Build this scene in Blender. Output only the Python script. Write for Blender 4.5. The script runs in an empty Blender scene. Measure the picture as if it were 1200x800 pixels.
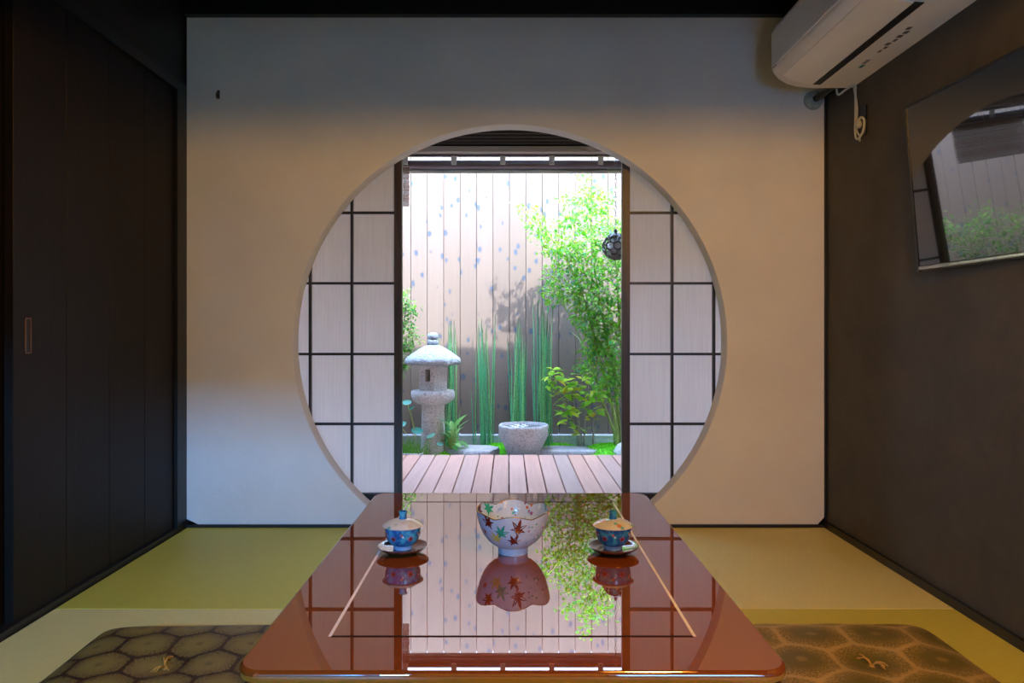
import bpy, bmesh, math, random
from mathutils import Vector, Matrix

# ------------------------------------------------------------------ camera, sky, sun, added fill lights, exposure
scene = bpy.context.scene
COL = scene.collection
PI = math.pi
H, F, VX, VY = 0.83, 852.0, 596.0, 387.0          # eye height (m), focal length and vanishing point (of a 1200x800 frame)

cam_d = bpy.data.cameras.new('camera')
cam_d.sensor_width = 36.0
cam_d.lens = F / 1200 * 36
cam_d.shift_x = (600 - VX) / 1200
cam_d.shift_y = (VY - 400) / 1200
cam_d.clip_start = 0.02
cam = bpy.data.objects.new('camera', cam_d)
cam.location = (0, 0, H)
cam.rotation_euler = (PI / 2, 0, 0)
COL.objects.link(cam)
scene.camera = cam

SUN_FROM = Vector((0.50, -1.0, 1.53))
world = bpy.data.worlds.new('sky'); scene.world = world
world.use_nodes = True
wn = world.node_tree.nodes; wl = world.node_tree.links
bg = wn['Background']
sky = wn.new('ShaderNodeTexSky'); sky.sky_type = 'NISHITA'
sky.sun_disc = False
sky.sun_elevation = math.atan2(SUN_FROM.z, math.hypot(SUN_FROM.x, SUN_FROM.y))
sky.sun_rotation = math.atan2(SUN_FROM.x, SUN_FROM.y)
wl.new(sky.outputs[0], bg.inputs[0]); bg.inputs[1].default_value = 2.7

sd = bpy.data.lights.new('sun', 'SUN'); sd.energy = 5.6; sd.angle = math.radians(0.7); sd.color = (1.0, 0.95, 0.89)
so = bpy.data.objects.new('sun', sd); COL.objects.link(so)
so.rotation_euler = SUN_FROM.to_track_quat('Z', 'Y').to_euler()

def area(name, loc, target, sx, sy, power, color):
    d = bpy.data.lights.new(name, 'AREA'); d.shape = 'RECTANGLE'; d.size = sx; d.size_y = sy
    d.energy = power; d.color = color
    o = bpy.data.objects.new(name, d); COL.objects.link(o); o.location = loc
    o.rotation_euler = (Vector(loc) - Vector(target)).to_track_quat('Z', 'Y').to_euler()
    return o
# unseen blue area lights added behind the viewer to tint the white wall
area('added_blue_fill_high', (-0.95, -3.50, 2.06), (-1.1, 0, 1.45), 0.6, 0.22, 85, (0.06, 0.42, 1.0))
area('added_blue_fill_low', (0.85, -0.825, 0.85), (0.95, 3, 1.0), 0.7, 0.6, 5.0, (0.16, 0.48, 1.0))

vs = scene.view_settings
scene.display_settings.display_device = 'sRGB'
vs.view_transform = 'Standard'; vs.look = 'None'; vs.gamma = 1.0; vs.use_curve_mapping = False
vs.exposure = 1.5

# ------------------------------------------------------------------ helpers
R = random.Random(7)

def px(x, y, Y):
    """point at depth Y seen at photo pixel (x, y)"""
    return Vector(((x - VX) * Y / F, Y, H - (y - VY) * Y / F))

class N:
    """tiny node-tree builder"""
    def __init__(s, name):
        s.m = bpy.data.materials.new(name); s.m.use_nodes = True
        s.t = s.m.node_tree; s.n = s.t.nodes; s.l = s.t.links
        s.b = s.n['Principled BSDF']; s.out = s.n['Material Output']
    def new(s, typ, **kw):
        n = s.n.new('ShaderNode' + typ)
        for k, v in kw.items(): setattr(n, k, v)
        return n
    def set(s, node, inp, v):
        if hasattr(v, 'is_output') or isinstance(v, bpy.types.NodeSocket): s.l.new(v, node.inputs[inp])
        else: node.inputs[inp].default_value = v
    def p(s, **kw):
        names = dict(color='Base Color', rough='Roughness', metal='Metallic', coat='Coat Weight', coat_rough='Coat Roughness',
                     spec='Specular IOR Level', ior='IOR', trans='Transmission Weight', sheen='Sheen Weight', normal='Normal',
                     alpha='Alpha', emit='Emission Color', emit_s='Emission Strength', sss='Subsurface Weight')
        for k, v in kw.items():
            if k in ('color', 'emit') and isinstance(v, (tuple, list)): v = (*v[:3], 1)
            s.set(s.b, names[k], v)
    def coords(s, kind='Object', scale=(1, 1, 1), rand=0.0, loc=None):
        tc = s.new('TexCoord'); mp = s.new('Mapping')
        s.l.new(tc.outputs[kind], mp.inputs['Vector']); mp.inputs['Scale'].default_value = scale
        if loc: mp.inputs['Location'].default_value = loc
        out = mp.outputs[0]
        if rand:
            oi = s.new('ObjectInfo'); mu = s.new('VectorMath', operation='MULTIPLY_ADD')
            cb = s.new('CombineXYZ')
            for i in range(3): s.l.new(oi.outputs['Random'], cb.inputs[i])
            s.l.new(cb.outputs[0], mu.inputs[0]); mu.inputs[1].default_value = (rand, rand * 1.7, rand * 2.3)
            s.l.new(out, mu.inputs[2]); out = mu.outputs[0]
        return out
    def noise(s, vec, scale, detail=3, rough=0.5, dist=0.0):
        n = s.new('TexNoise'); s.set(n, 'Vector', vec); s.set(n, 'Scale', scale); s.set(n, 'Detail', detail)
        s.set(n, 'Roughness', rough); s.set(n, 'Distortion', dist)
        return n.outputs[0]
    def voro(s, vec, scale, feature='F1', rnd=1.0, out='Distance'):
        n = s.new('TexVoronoi', feature=feature); s.set(n, 'Vector', vec); s.set(n, 'Scale', scale); s.set(n, 'Randomness', rnd)
        return n.outputs[out]
    def wave(s, vec, scale, dist=0.0, axis='X'):
        n = s.new('TexWave', bands_direction=axis); s.set(n, 'Vector', vec); s.set(n, 'Scale', scale); s.set(n, 'Distortion', dist)
        return n.outputs['Fac']
    def ramp(s, fac, stops, interp='LINEAR'):
        n = s.new('ValToRGB'); n.color_ramp.interpolation = interp
        e = n.color_ramp.elements
        while len(e) < len(stops): e.new(0.5)
        for i, (p_, c) in enumerate(stops):
            e[i].position = p_
            e[i].color = (*c, 1) if isinstance(c, (tuple, list)) else (c, c, c, 1)
        s.l.new(fac, n.inputs[0]); return n.outputs[0]
    def mix(s, fac, a, b, mode='MIX'):
        n = s.new('Mix', data_type='RGBA', blend_type=mode)
        for i, v in ((0, fac), (6, a), (7, b)):
            if isinstance(v, bpy.types.NodeSocket): s.l.new(v, n.inputs[i])
            elif i == 0: n.inputs[0].default_value = v
            else: n.inputs[i].default_value = (*v[:3], 1)
        return n.outputs[2]
    def math(s, op, a, b=0.0):
        n = s.new('Math', operation=op)
        for i, v in enumerate((a, b)):
            if isinstance(v, bpy.types.NodeSocket): s.l.new(v, n.inputs[i])
            else: n.inputs[i].default_value = v
        return n.outputs[0]
    def bump(s, h, strength=0.3, dist=0.01):
        n = s.new('Bump'); s.set(n, 'Height', h); s.set(n, 'Strength', strength); s.set(n, 'Distance', dist)
        s.l.new(n.outputs[0], s.b.inputs['Normal'])
    def objrand(s): return s.new('ObjectInfo').outputs['Random']
    def island(s): return s.new('NewGeometry').outputs['Random Per Island']

def simple(name, color, rough=0.5, var=0.15, scale=8.0, bump=0.0, bscale=60.0, **kw):
    m = N(name); v = m.coords()
    n = m.noise(v, scale)
    lo = tuple(c * (1 - var) for c in color); hi = tuple(min(1, c * (1 + var)) for c in color)
    m.p(color=m.ramp(n, [(0.3, lo), (0.7, hi)]), rough=rough, **kw)
    if bump: m.bump(m.noise(v, bscale, 4), bump, 0.004)
    return m.m

M = {}
def mk():
    # plaster of the round-window wall
    m = N('plaster_white'); v = m.coords()
    m.p(color=m.ramp(m.noise(v, 3.0, 4), [(0.3, (0.74, 0.72, 0.69)), (0.7, (0.82, 0.80, 0.77))]), rough=0.85, spec=0.2)
    a = m.noise(v, 9.0, 5, 0.55, 0.6); b = m.noise(v, 70.0, 3)
    m.bump(m.math('ADD', a, m.math('MULTIPLY', b, 0.25)), 0.30, 0.008); M['plaster'] = m.m
    # dark grey plaster
    m = N('plaster_dark'); v = m.coords()
    m.p(color=m.ramp(m.noise(v, 5.0, 6, 0.6, 0.8), [(0.3, (0.046, 0.041, 0.036)), (0.7, (0.072, 0.065, 0.057))]), rough=0.55, spec=0.4)
    m.bump(m.noise(v, 30.0, 5), 0.25, 0.006); M['plaster_dark'] = m.m
    # dark stained woods
    def wood(name, c1, c2, rough, axis, rand=3.0, bump=0.1, **kw):
        m = N(name); sc = [18, 18, 18]; sc['xyz'.index(axis)] = 1.2
        v = m.coords(scale=tuple(sc), rand=rand)
        n = m.noise(v, 2.0, 5, 0.6, 0.4)
        m.p(color=m.ramp(n, [(0.3, c1), (0.7, c2)]), rough=rough, **kw)
        if bump: m.bump(n, bump, 0.003)
        M[name] = m.m
    wood('door_wood', (0.007, 0.0045, 0.0035), (0.014, 0.009, 0.007), 0.5, 'z', spec=0.22)
    wood('black_wood', (0.006, 0.005, 0.004), (0.014, 0.011, 0.009), 0.45, 'y')
    wood('black_post', (0.006, 0.005, 0.004), (0.014, 0.011, 0.009), 0.4, 'z')
    wood('upper_wall_wood', (0.010, 0.008, 0.007), (0.016, 0.013, 0.011), 0.6, 'y')
    wood('shoji_wood', (0.010, 0.007, 0.006), (0.030, 0.020, 0.015), 0.35, 'z')
    wood('stile_wood', (0.022, 0.014, 0.010), (0.075, 0.048, 0.036), 0.4, 'z')
    wood('beam_wood', (0.50, 0.40, 0.33), (0.62, 0.52, 0.44), 0.6, 'x')
    wood('slat_wood', (0.035, 0.024, 0.020), (0.075, 0.052, 0.042), 0.6, 'x')
    # deck boards
    m = N('deck_wood'); v = m.coords(scale=(22, 1.2, 22), rand=4.0); n = m.noise(v, 2.0, 5, 0.6, 0.3)
    base = m.ramp(m.objrand(), [(0.0, (0.52, 0.34, 0.27)), (0.35, (0.62, 0.32, 0.225)), (0.7, (0.68, 0.37, 0.265)), (1.0, (0.57, 0.35, 0.275))])
    m.p(color=m.mix(m.ramp(n, [(0.3, 0.0), (0.75, 0.35)]), base, (0.28, 0.14, 0.10)), rough=0.5)
    m.bump(m.math('ADD', n, m.math('MULTIPLY', m.wave(m.coords(), 120.0, 0.0, 'X'), 0.4)), 0.2, 0.002); M['deck'] = m.m
    # fence boards, grain and knots
    m = N('fence_wood'); v = m.coords(scale=(30, 30, 1.0), rand=5.0); n = m.noise(v, 1.6, 5, 0.6, 0.5)
    base = m.ramp(m.objrand(), [(0.0, (0.128, 0.106, 0.092)), (0.5, (0.146, 0.124, 0.111)), (1.0, (0.117, 0.099, 0.088))])
    c = m.mix(m.ramp(n, [(0.35, 0.0), (0.8, 0.35)]), base, (0.115, 0.082, 0.064))
    kv = m.coords(scale=(15.0, 0.0, 9.5), rand=7.0)
    vn = m.new('TexVoronoi', feature='F1'); m.set(vn, 'Vector', kv); m.set(vn, 'Scale', 1.0)
    d = vn.outputs['Distance']
    keep = m.math('GREATER_THAN', m.new('SeparateColor').outputs[0], 0.12)
    sep = keep.node.inputs[0].links[0].from_node; m.l.new(vn.outputs['Color'], sep.inputs[0])
    dw = m.math('ADD', d, m.math('MULTIPLY', m.math('SUBTRACT', m.noise(m.coords(scale=(40, 40, 25)), 1.0), 0.5), 0.28))
    knot = m.math('MULTIPLY', m.ramp(dw, [(0.15, 1.0), (0.25, 0.0)]), keep)
    halo = m.math('MULTIPLY', m.ramp(dw, [(0.12, 0.45), (0.38, 0.0)]), keep)
    sv = m.coords(scale=(60, 60, 2.4), rand=3.0)
    streak = m.ramp(m.noise(sv, 1.0, 2), [(0.62, 0.0), (0.72, 0.55)])
    c = m.mix(halo, c, (0.12, 0.095, 0.08)); c = m.mix(streak, c, (0.10, 0.088, 0.086)); c = m.mix(knot, c, (0.045, 0.065, 0.10))
    m.p(color=c, rough=0.7, spec=0.2); m.bump(n, 0.12, 0.002); M['fence'] = m.m
    M['fence_rail'] = simple('fence_rail_wood', (0.20, 0.14, 0.11), 0.7)
    # shoji paper : thin, lets daylight through
    m = N('shoji_paper'); v = m.coords(scale=(1, 1, 1))
    fib = m.ramp(m.noise(m.coords(scale=(160, 160, 5), rand=2.0), 1.0, 4), [(0.3, (0.80, 0.745, 0.705)), (0.7, (0.87, 0.815, 0.775))])
    df = m.new('BsdfDiffuse'); tr = m.new('BsdfTranslucent'); mx = m.new('MixShader')
    m.l.new(fib, df.inputs[0]); m.l.new(fib, tr.inputs[0]); mx.inputs[0].default_value = 0.75
    m.l.new(df.outputs[0], mx.inputs[1]); m.l.new(tr.outputs[0], mx.inputs[2]); m.l.new(mx.outputs[0], m.out.inputs[0]); M['paper'] = m.m
    # tatami
    for nm, c1, c2, ax in (('tatami_a', (0.74, 0.65, 0.24), (0.82, 0.73, 0.31), 'x'), ('tatami_b', (0.58, 0.51, 0.06), (0.66, 0.58, 0.09), 'y')):
        m = N(nm); sc = (420, 30, 1) if ax == 'x' else (30, 420, 1)
        n = m.noise(m.coords(scale=sc), 1.0, 2); n2 = m.noise(m.coords(), 4.0, 4)
        cc = m.ramp(n, [(0.3, c1), (0.7, c2)]); cc = m.mix(m.ramp(n2, [(0.3, 0.0), (0.8, 0.12)]), cc, (0.54, 0.47, 0.12))
        m.p(color=cc, rough=0.5, spec=0.35)
        w = m.wave(m.coords(), 60.0, 0.0, 'Y' if ax == 'x' else 'X')
        m.bump(m.math('ADD', n, m.math('MULTIPLY', w, 0.5)), 0.15, 0.002); M[nm] = m.m
    # lacquer
    m = N('red_lacquer'); n = m.noise(m.coords(scale=(6, 1.0, 6)), 1.0, 1, 0.5, 0.0)
    m.p(color=m.ramp(n, [(0.2, (0.200, 0.044, 0.0055)), (0.8, (0.222, 0.051, 0.0070))]), rough=0.5, spec=0.0, coat=1.0, coat_rough=0.0); m.b.inputs['Coat IOR'].default_value = 2.75; M['lacquer'] = m.m
    M['lacquer_dark'] = simple('dark_lacquer', (0.05, 0.012, 0.006), 0.12, 0.3, coat=1.0, coat_rough=0.03)
    M['pearl'] = simple('pearl_inlay', (0.85, 0.83, 0.86), 0.25, 0.06, 40)
    M['inlay_dark'] = simple('dark_inlay', (0.02, 0.008, 0.006), 0.7, spec=0.05)
    # porcelain
    m = N('porcelain'); m.p(color=m.ramp(m.noise(m.coords(), 20.0), [(0.3, (0.50, 0.62, 0.78)), (0.7, (0.58, 0.69, 0.82))]), rough=0.07, coat=0.6, spec=0.55); M['porcelain'] = m.m
    m = N('porcelain_blue'); v = m.coords()
    a = m.voro(v, 75.0); b = m.noise(v, 60.0, 3)
    c = m.ramp(b, [(0.38, (0.012, 0.10, 0.30)), (0.50, (0.02, 0.20, 0.42)), (0.62, (0.05, 0.36, 0.52))])
    c = m.mix(m.ramp(a, [(0.20, 0.8), (0.30, 0.0)]), c, (0.02, 0.05, 0.22))
    m.p(color=c, rough=0.08, coat=0.7); M['blue'] = m.m
    m = N('porcelain_lid'); v = m.coords(); a = m.voro(v, 60.0, out='Color'); d = m.voro(v, 60.0)
    sp = m.new('SeparateColor'); m.l.new(a, sp.inputs[0])
    spot = m.ramp(sp.outputs[0], [(0.0, (0.62, 0.55, 0.42)), (0.3, (0.10, 0.40, 0.36)), (0.5, (0.70, 0.68, 0.62)), (0.7, (0.62, 0.20, 0.06)), (0.85, (0.06, 0.24, 0.42))], 'CONSTANT')
    m.p(color=m.mix(m.ramp(d, [(0.30, 0.9), (0.45, 0.0)]), (0.64, 0.64, 0.58), spot), rough=0.1, coat=0.6); M['lid'] = m.m
    M['gold'] = simple('gold_rim', (0.75, 0.48, 0.20), 0.25, 0.1, metal=0.85)
    M['leaf_red'] = simple('painted_red', (0.16, 0.018, 0.012), 0.25, 0.2, 60)
    M['leaf_orange'] = simple('painted_orange', (0.50, 0.12, 0.03), 0.25, 0.2, 60)
    M['leaf_green'] = simple('painted_green', (0.03, 0.36, 0.22), 0.25, 0.2, 60)
    M['leaf_yellow'] = simple('painted_yellow', (0.62, 0.55, 0.12), 0.25, 0.2, 60)
    M['paint_purple'] = simple('painted_purple', (0.28, 0.10, 0.24), 0.25, 0.2, 60)
    M['paint_white'] = simple('painted_white', (0.80, 0.84, 0.88), 0.2, 0.05, 60)
    M['paint_blue'] = simple('painted_blue', (0.30, 0.46, 0.68), 0.2, 0.1, 60)
    m = N('saucer_lacquer'); n = m.noise(m.coords(scale=(3, 3, 3)), 30.0, 4)
    m.p(color=m.ramp(n, [(0.3, (0.10, 0.030, 0.016)), (0.7, (0.16, 0.055, 0.03))]), rough=0.16, coat=1.0, coat_rough=0.08); M['saucer'] = m.m
    # stone
    def stone(name, c1, c2, speck, sc=90.0, bs=0.6):
        m = N(name); v = m.coords(rand=4.0)
        n = m.noise(v, 9.0, 5, 0.6); s_ = m.noise(v, sc, 2, 0.7)
        c = m.ramp(n, [(0.3, c1), (0.7, c2)]); c = m.mix(m.ramp(s_, [(0.55, 0.0), (0.66, 0.8)]), c, speck)
        c = m.mix(m.ramp(s_, [(0.30, 0.6), (0.42, 0.0)]), c, (0.62, 0.62, 0.62))
        m.p(color=c, rough=0.85, spec=0.2); m.bump(m.math('ADD', s_, m.math('MULTIPLY', m.noise(v, 26.0, 4), 1.4)), bs, 0.008); M[name] = m.m
    stone('granite', (0.42, 0.42, 0.415), (0.56, 0.55, 0.535), (0.17, 0.17, 0.18))
    stone('granite_blue', (0.29, 0.335, 0.36), (0.40, 0.44, 0.46), (0.15, 0.18, 0.21), 70.0, 0.9)
    stone('slate', (0.36, 0.36, 0.37), (0.48, 0.47, 0.46), (0.28, 0.28, 0.29), 40.0, 0.4)
    stone('rock_white', (0.50, 0.50, 0.50), (0.75, 0.74, 0.72), (0.12, 0.13, 0.15), 22.0, 0.9)
    stone('concrete', (0.30, 0.34, 0.37), (0.38, 0.42, 0.45), (0.26, 0.30, 0.33), 60.0, 0.3)
    stone('soil', (0.09, 0.075, 0.055), (0.16, 0.13, 0.10), (0.25, 0.22, 0.18), 50.0, 1.0)
    # foliage
    def leaf(name, stops, trans=0.45, rough=0.45):
        m = N(name); c = m.ramp(m.island(), stops)
        m.p(color=c, rough=rough, spec=0.3)
        tr = m.new('BsdfTranslucent'); mx = m.new('MixShader'); mx.inputs[0].default_value = trans
        br = m.mix(1.0, c, (1.2, 1.25, 0.7), 'MULTIPLY'); m.l.new(br, tr.inputs[0])
        m.l.new(m.b.outputs[0], mx.inputs[1]); m.l.new(tr.outputs[0], mx.inputs[2]); m.l.new(mx.outputs[0], m.out.inputs[0]); M[name] = m.m
    def leafo(name, stops, trans=0.4, rough=0.35):        # colour by object, for leaves that are objects
        m = N(name); c = m.ramp(m.objrand(), stops)
        m.p(color=c, rough=rough, spec=0.4)
        tr = m.new('BsdfTranslucent'); mx = m.new('MixShader'); mx.inputs[0].default_value = trans
        m.l.new(c, tr.inputs[0])
        m.l.new(m.b.outputs[0], mx.inputs[1]); m.l.new(tr.outputs[0], mx.inputs[2]); m.l.new(mx.outputs[0], m.out.inputs[0]); M[name] = m.m
    leaf('tree_leaf', [(0.0, (0.07, 0.30, 0.05)), (0.4, (0.14, 0.40, 0.03)), (0.7, (0.26, 0.47, 0.035)), (0.9, (0.06, 0.36, 0.17)), (1.0, (0.38, 0.31, 0.08))], 0.5)
    leaf('bush_leaf', [(0.0, (0.05, 0.22, 0.07)), (0.5, (0.12, 0.33, 0.06)), (0.85, (0.22, 0.38, 0.09)), (1.0, (0.28, 0.24, 0.12))], 0.5)
    leaf('moss_blade', [(0.0, (0.12, 0.52, 0.02)), (0.6, (0.22, 0.70, 0.03)), (1.0, (0.36, 0.78, 0.06))], 0.3)
    leaf('grass_blade', [(0.0, (0.06, 0.28, 0.05)), (1.0, (0.24, 0.50, 0.08))], 0.3)
    leafo('shrub_leaf', [(0.0, (0.28, 0.66, 0.09)), (0.5, (0.48, 0.78, 0.08)), (0.85, (0.68, 0.80, 0.10)), (1.0, (0.85, 0.62, 0.08))], 0.5)
    leafo('hosta_leaf', [(0.0, (0.10, 0.36, 0.13)), (0.5, (0.20, 0.50, 0.13)), (1.0, (0.36, 0.58, 0.22))])
    leafo('round_leaf', [(0.0, (0.06, 0.34, 0.28)), (1.0, (0.16, 0.48, 0.36))], 0.25, 0.25)
    m = N('horsetail_stem'); tc = m.coords(); w = m.wave(tc, 3.4, 0.0, 'Z')
    c = m.ramp(m.objrand(), [(0.0, (0.05, 0.34, 0.18)), (0.6, (0.10, 0.46, 0.18)), (1.0, (0.22, 0.54, 0.17))])
    z = m.new('SeparateXYZ'); m.l.new(tc, z.inputs[0])
    c = m.mix(m.ramp(z.outputs[2], [(0.78, 0.0), (0.98, 0.85)]), c, (0.13, 0.09, 0.06))
    c = m.mix(m.ramp(w, [(0.95, 0.0), (0.99, 0.45)]), c, (0.04, 0.11, 0.07)); m.p(color=c, rough=0.5); M['horsetail'] = m.m
    M['green_stem'] = simple('green_stem', (0.26, 0.36, 0.09), 0.5, 0.3, 20)
    M['grey_stem'] = simple('grey_stem', (0.30, 0.26, 0.24), 0.7, 0.3, 20)
    M['moss'] = simple('moss_cushion', (0.15, 0.60, 0.03), 0.9, 0.4, 30, 0.8, 120)
    # metal, plastic, misc
    M['bronze'] = simple('dark_bronze', (0.12, 0.105, 0.095), 0.55, 0.4, 30, metal=0.4)
    M['globe_glass'] = simple('milky_globe', (0.62, 0.57, 0.56), 0.3, 0.05)
    M['gutter'] = simple('gutter_metal', (0.17, 0.145, 0.15), 0.28, 0.15, 6, metal=0.75)
    M['bracket'] = simple('bracket_paint', (0.60, 0.58, 0.50), 0.6)
    M['steel'] = simple('chain_steel', (0.45, 0.44, 0.43), 0.4, metal=0.8)
    M['tile'] = simple('roof_tile', (0.10, 0.105, 0.11), 0.5, 0.2)
    M['ac_white'] = simple('ac_plastic', (0.88, 0.84, 0.79), 0.38, 0.03, 3)
    M['ac_front'] = simple('ac_front_panel', (0.86, 0.86, 0.87), 0.35, 0.03, 3)
    M['ac_slot'] = simple('ac_slot', (0.008, 0.008, 0.012), 0.5)
    M['label_grey'] = simple('label_grey', (0.10, 0.09, 0.08), 0.5, 0.5, 90)
    M['label_teal'] = simple('label_teal', (0.02, 0.22, 0.24), 0.5, 0.2)
    M['label_paleblue'] = simple('label_paleblue', (0.22, 0.27, 0.32), 0.5, 0.2)
    M['cable'] = simple('cable_white', (0.55, 0.54, 0.52), 0.45, 0.05)
    M['pipe_cap'] = simple('pipe_cap', (0.34, 0.38, 0.36), 0.55, 0.25, 40)
    m = N('tv_screen'); m.p(color=(0.006, 0.006, 0.007), rough=0.06, spec=0.5, coat=1.0, coat_rough=0.012); m.b.inputs['Coat IOR'].default_value = 1.7
    m.l.new(m.ramp(m.noise(m.coords(), 2.0), [(0.3, 0.05), (0.7, 0.07)]), m.b.inputs['Roughness']); M['screen'] = m.m
    M['tv_frame'] = simple('tv_frame', (0.012, 0.012, 0.013), 0.25, 0.1)
    M['tv_strip'] = simple('tv_bezel_strip', (0.55, 0.55, 0.52), 0.15, 0.05, metal=0.9)
    M['copper'] = simple('copper_rim', (0.30, 0.15, 0.09), 0.4, 0.2, metal=0.6)
    M['hook'] = simple('hook_brass', (0.10, 0.075, 0.045), 0.4, 0.2, metal=0.7)
    M['ceiling'] = simple('ceiling_board', (0.018, 0.013, 0.010), 0.6, 0.3)
    M['rear_plaster'] = simple('rear_plaster', (0.40, 0.37, 0.33), 0.8, 0.08)
    M['noren'] = simple('indigo_cloth', (0.020, 0.028, 0.06), 0.9, 0.2)
    M['blind'] = None
    m = N('blind_reed'); m.p(color=m.ramp(m.objrand(), [(0.0, (0.42, 0.20, 0.12)), (0.5, (0.52, 0.30, 0.20)), (1.0, (0.60, 0.50, 0.44))]), rough=0.6); M['blind'] = m.m
    # water
    m = N('basin_water'); m.p(color=(0.05, 0.09, 0.10), rough=0.03, ior=1.33, spec=0.6)
    m.bump(m.noise(m.coords(), 18.0), 0.05, 0.003); M['water'] = m.m
    M['petal'] = simple('white_petal', (0.85, 0.85, 0.85), 0.6, 0.05)
    M['petal_heart'] = simple('petal_heart', (0.70, 0.55, 0.15), 0.6, 0.1)
    M['tassel'] = simple('gold_thread', (0.60, 0.33, 0.06), 0.45, 0.2, 200)
    m = N('added_bulb_glow'); m.p(color=(0.9, 0.7, 0.4), emit=(1.0, 0.62, 0.26), emit_s=6.0); M['bulb'] = m.m  # glowing bulb of the added, unseen pendant lamp
    M['lamp_shade'] = simple('lamp_shade', (0.30, 0.22, 0.14), 0.7)
    # cushion brocade, tortoiseshell lattice
    def brocade(name, sx, line_c, cell_c, hi_c, rough, offs):
        m = N(name); v = m.coords(scale=(1 / sx, 1 / sx, 0.0), loc=offs)
        wn_ = m.noise(v, 1.2, 2); 
        def lat(off):
            a = m.new('VectorMath', operation='ADD'); m.l.new(v, a.inputs[0]); a.inputs[1].default_value = off
            md = m.new('VectorMath', operation='WRAP'); m.l.new(a.outputs[0], md.inputs[0])
            md.inputs[1].default_value = (0.5, 0.8660, 1.0); md.inputs[2].default_value = (-0.5, -0.8660, -1.0)
            ab = m.new('VectorMath', operation='ABSOLUTE'); m.l.new(md.outputs[0], ab.inputs[0])
            sx_ = m.new('SeparateXYZ'); m.l.new(ab.outputs[0], sx_.inputs[0])
            hx = m.math('MAXIMUM', sx_.outputs[0], m.math('ADD', m.math('MULTIPLY', sx_.outputs[0], 0.5), m.math('MULTIPLY', sx_.outputs[1], 0.866)))
            ln = m.new('VectorMath', operation='LENGTH'); m.l.new(md.outputs[0], ln.inputs[0])
            return m.math('ADD', m.math('MULTIPLY', hx, 0.72), m.math('MULTIPLY', ln.outputs['Value'], 0.26))
        d = m.math('MINIMUM', lat((0, 0, 0)), lat((0.5, 0.8660, 0)))
        d2 = m.math('ADD', d, m.math('MULTIPLY', m.math('SUBTRACT', m.noise(v, 16.0, 3), 0.5), 0.11))
        line = m.ramp(d2, [(0.435, 0.0), (0.475, 1.0)])
        ring = m.ramp(d2, [(0.22, 0.0), (0.40, 1.0)])
        small = m.ramp(m.voro(v, 24.0, 'DISTANCE_TO_EDGE'), [(0.05, 1.0), (0.16, 0.0)])
        c = m.mix(m.math('MULTIPLY', ring, small), cell_c, hi_c)
        c = m.mix(m.ramp(d2, [(0.05, 0.5), (0.09, 0.0)]), c, hi_c)
        c = m.mix(line, c, line_c)
        m.p(color=c, rough=rough, spec=0.3)
        m.bump(m.math('ADD', m.math('MULTIPLY', line, -0.6), m.math('MULTIPLY', m.noise(m.coords(scale=(500, 500, 1)), 1.0, 1), 0.25)), 0.25, 0.003); M[name] = m.m
    brocade('brocade_sheen_cells', 0.125, (0.050, 0.024, 0.012), (0.25, 0.19, 0.05), (0.10, 0.055, 0.022), 0.5, (0.15, 0.1, 0))  # satin sheen painted into the cells, lattice left dark
    brocade('brocade_sheen_lines', 0.165, (0.48, 0.32, 0.12), (0.15, 0.115, 0.02), (0.40, 0.26, 0.08), 0.45, (0.0, 0.0, 0))  # tones reversed: satin sheen painted into the lattice instead
mk()

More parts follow.
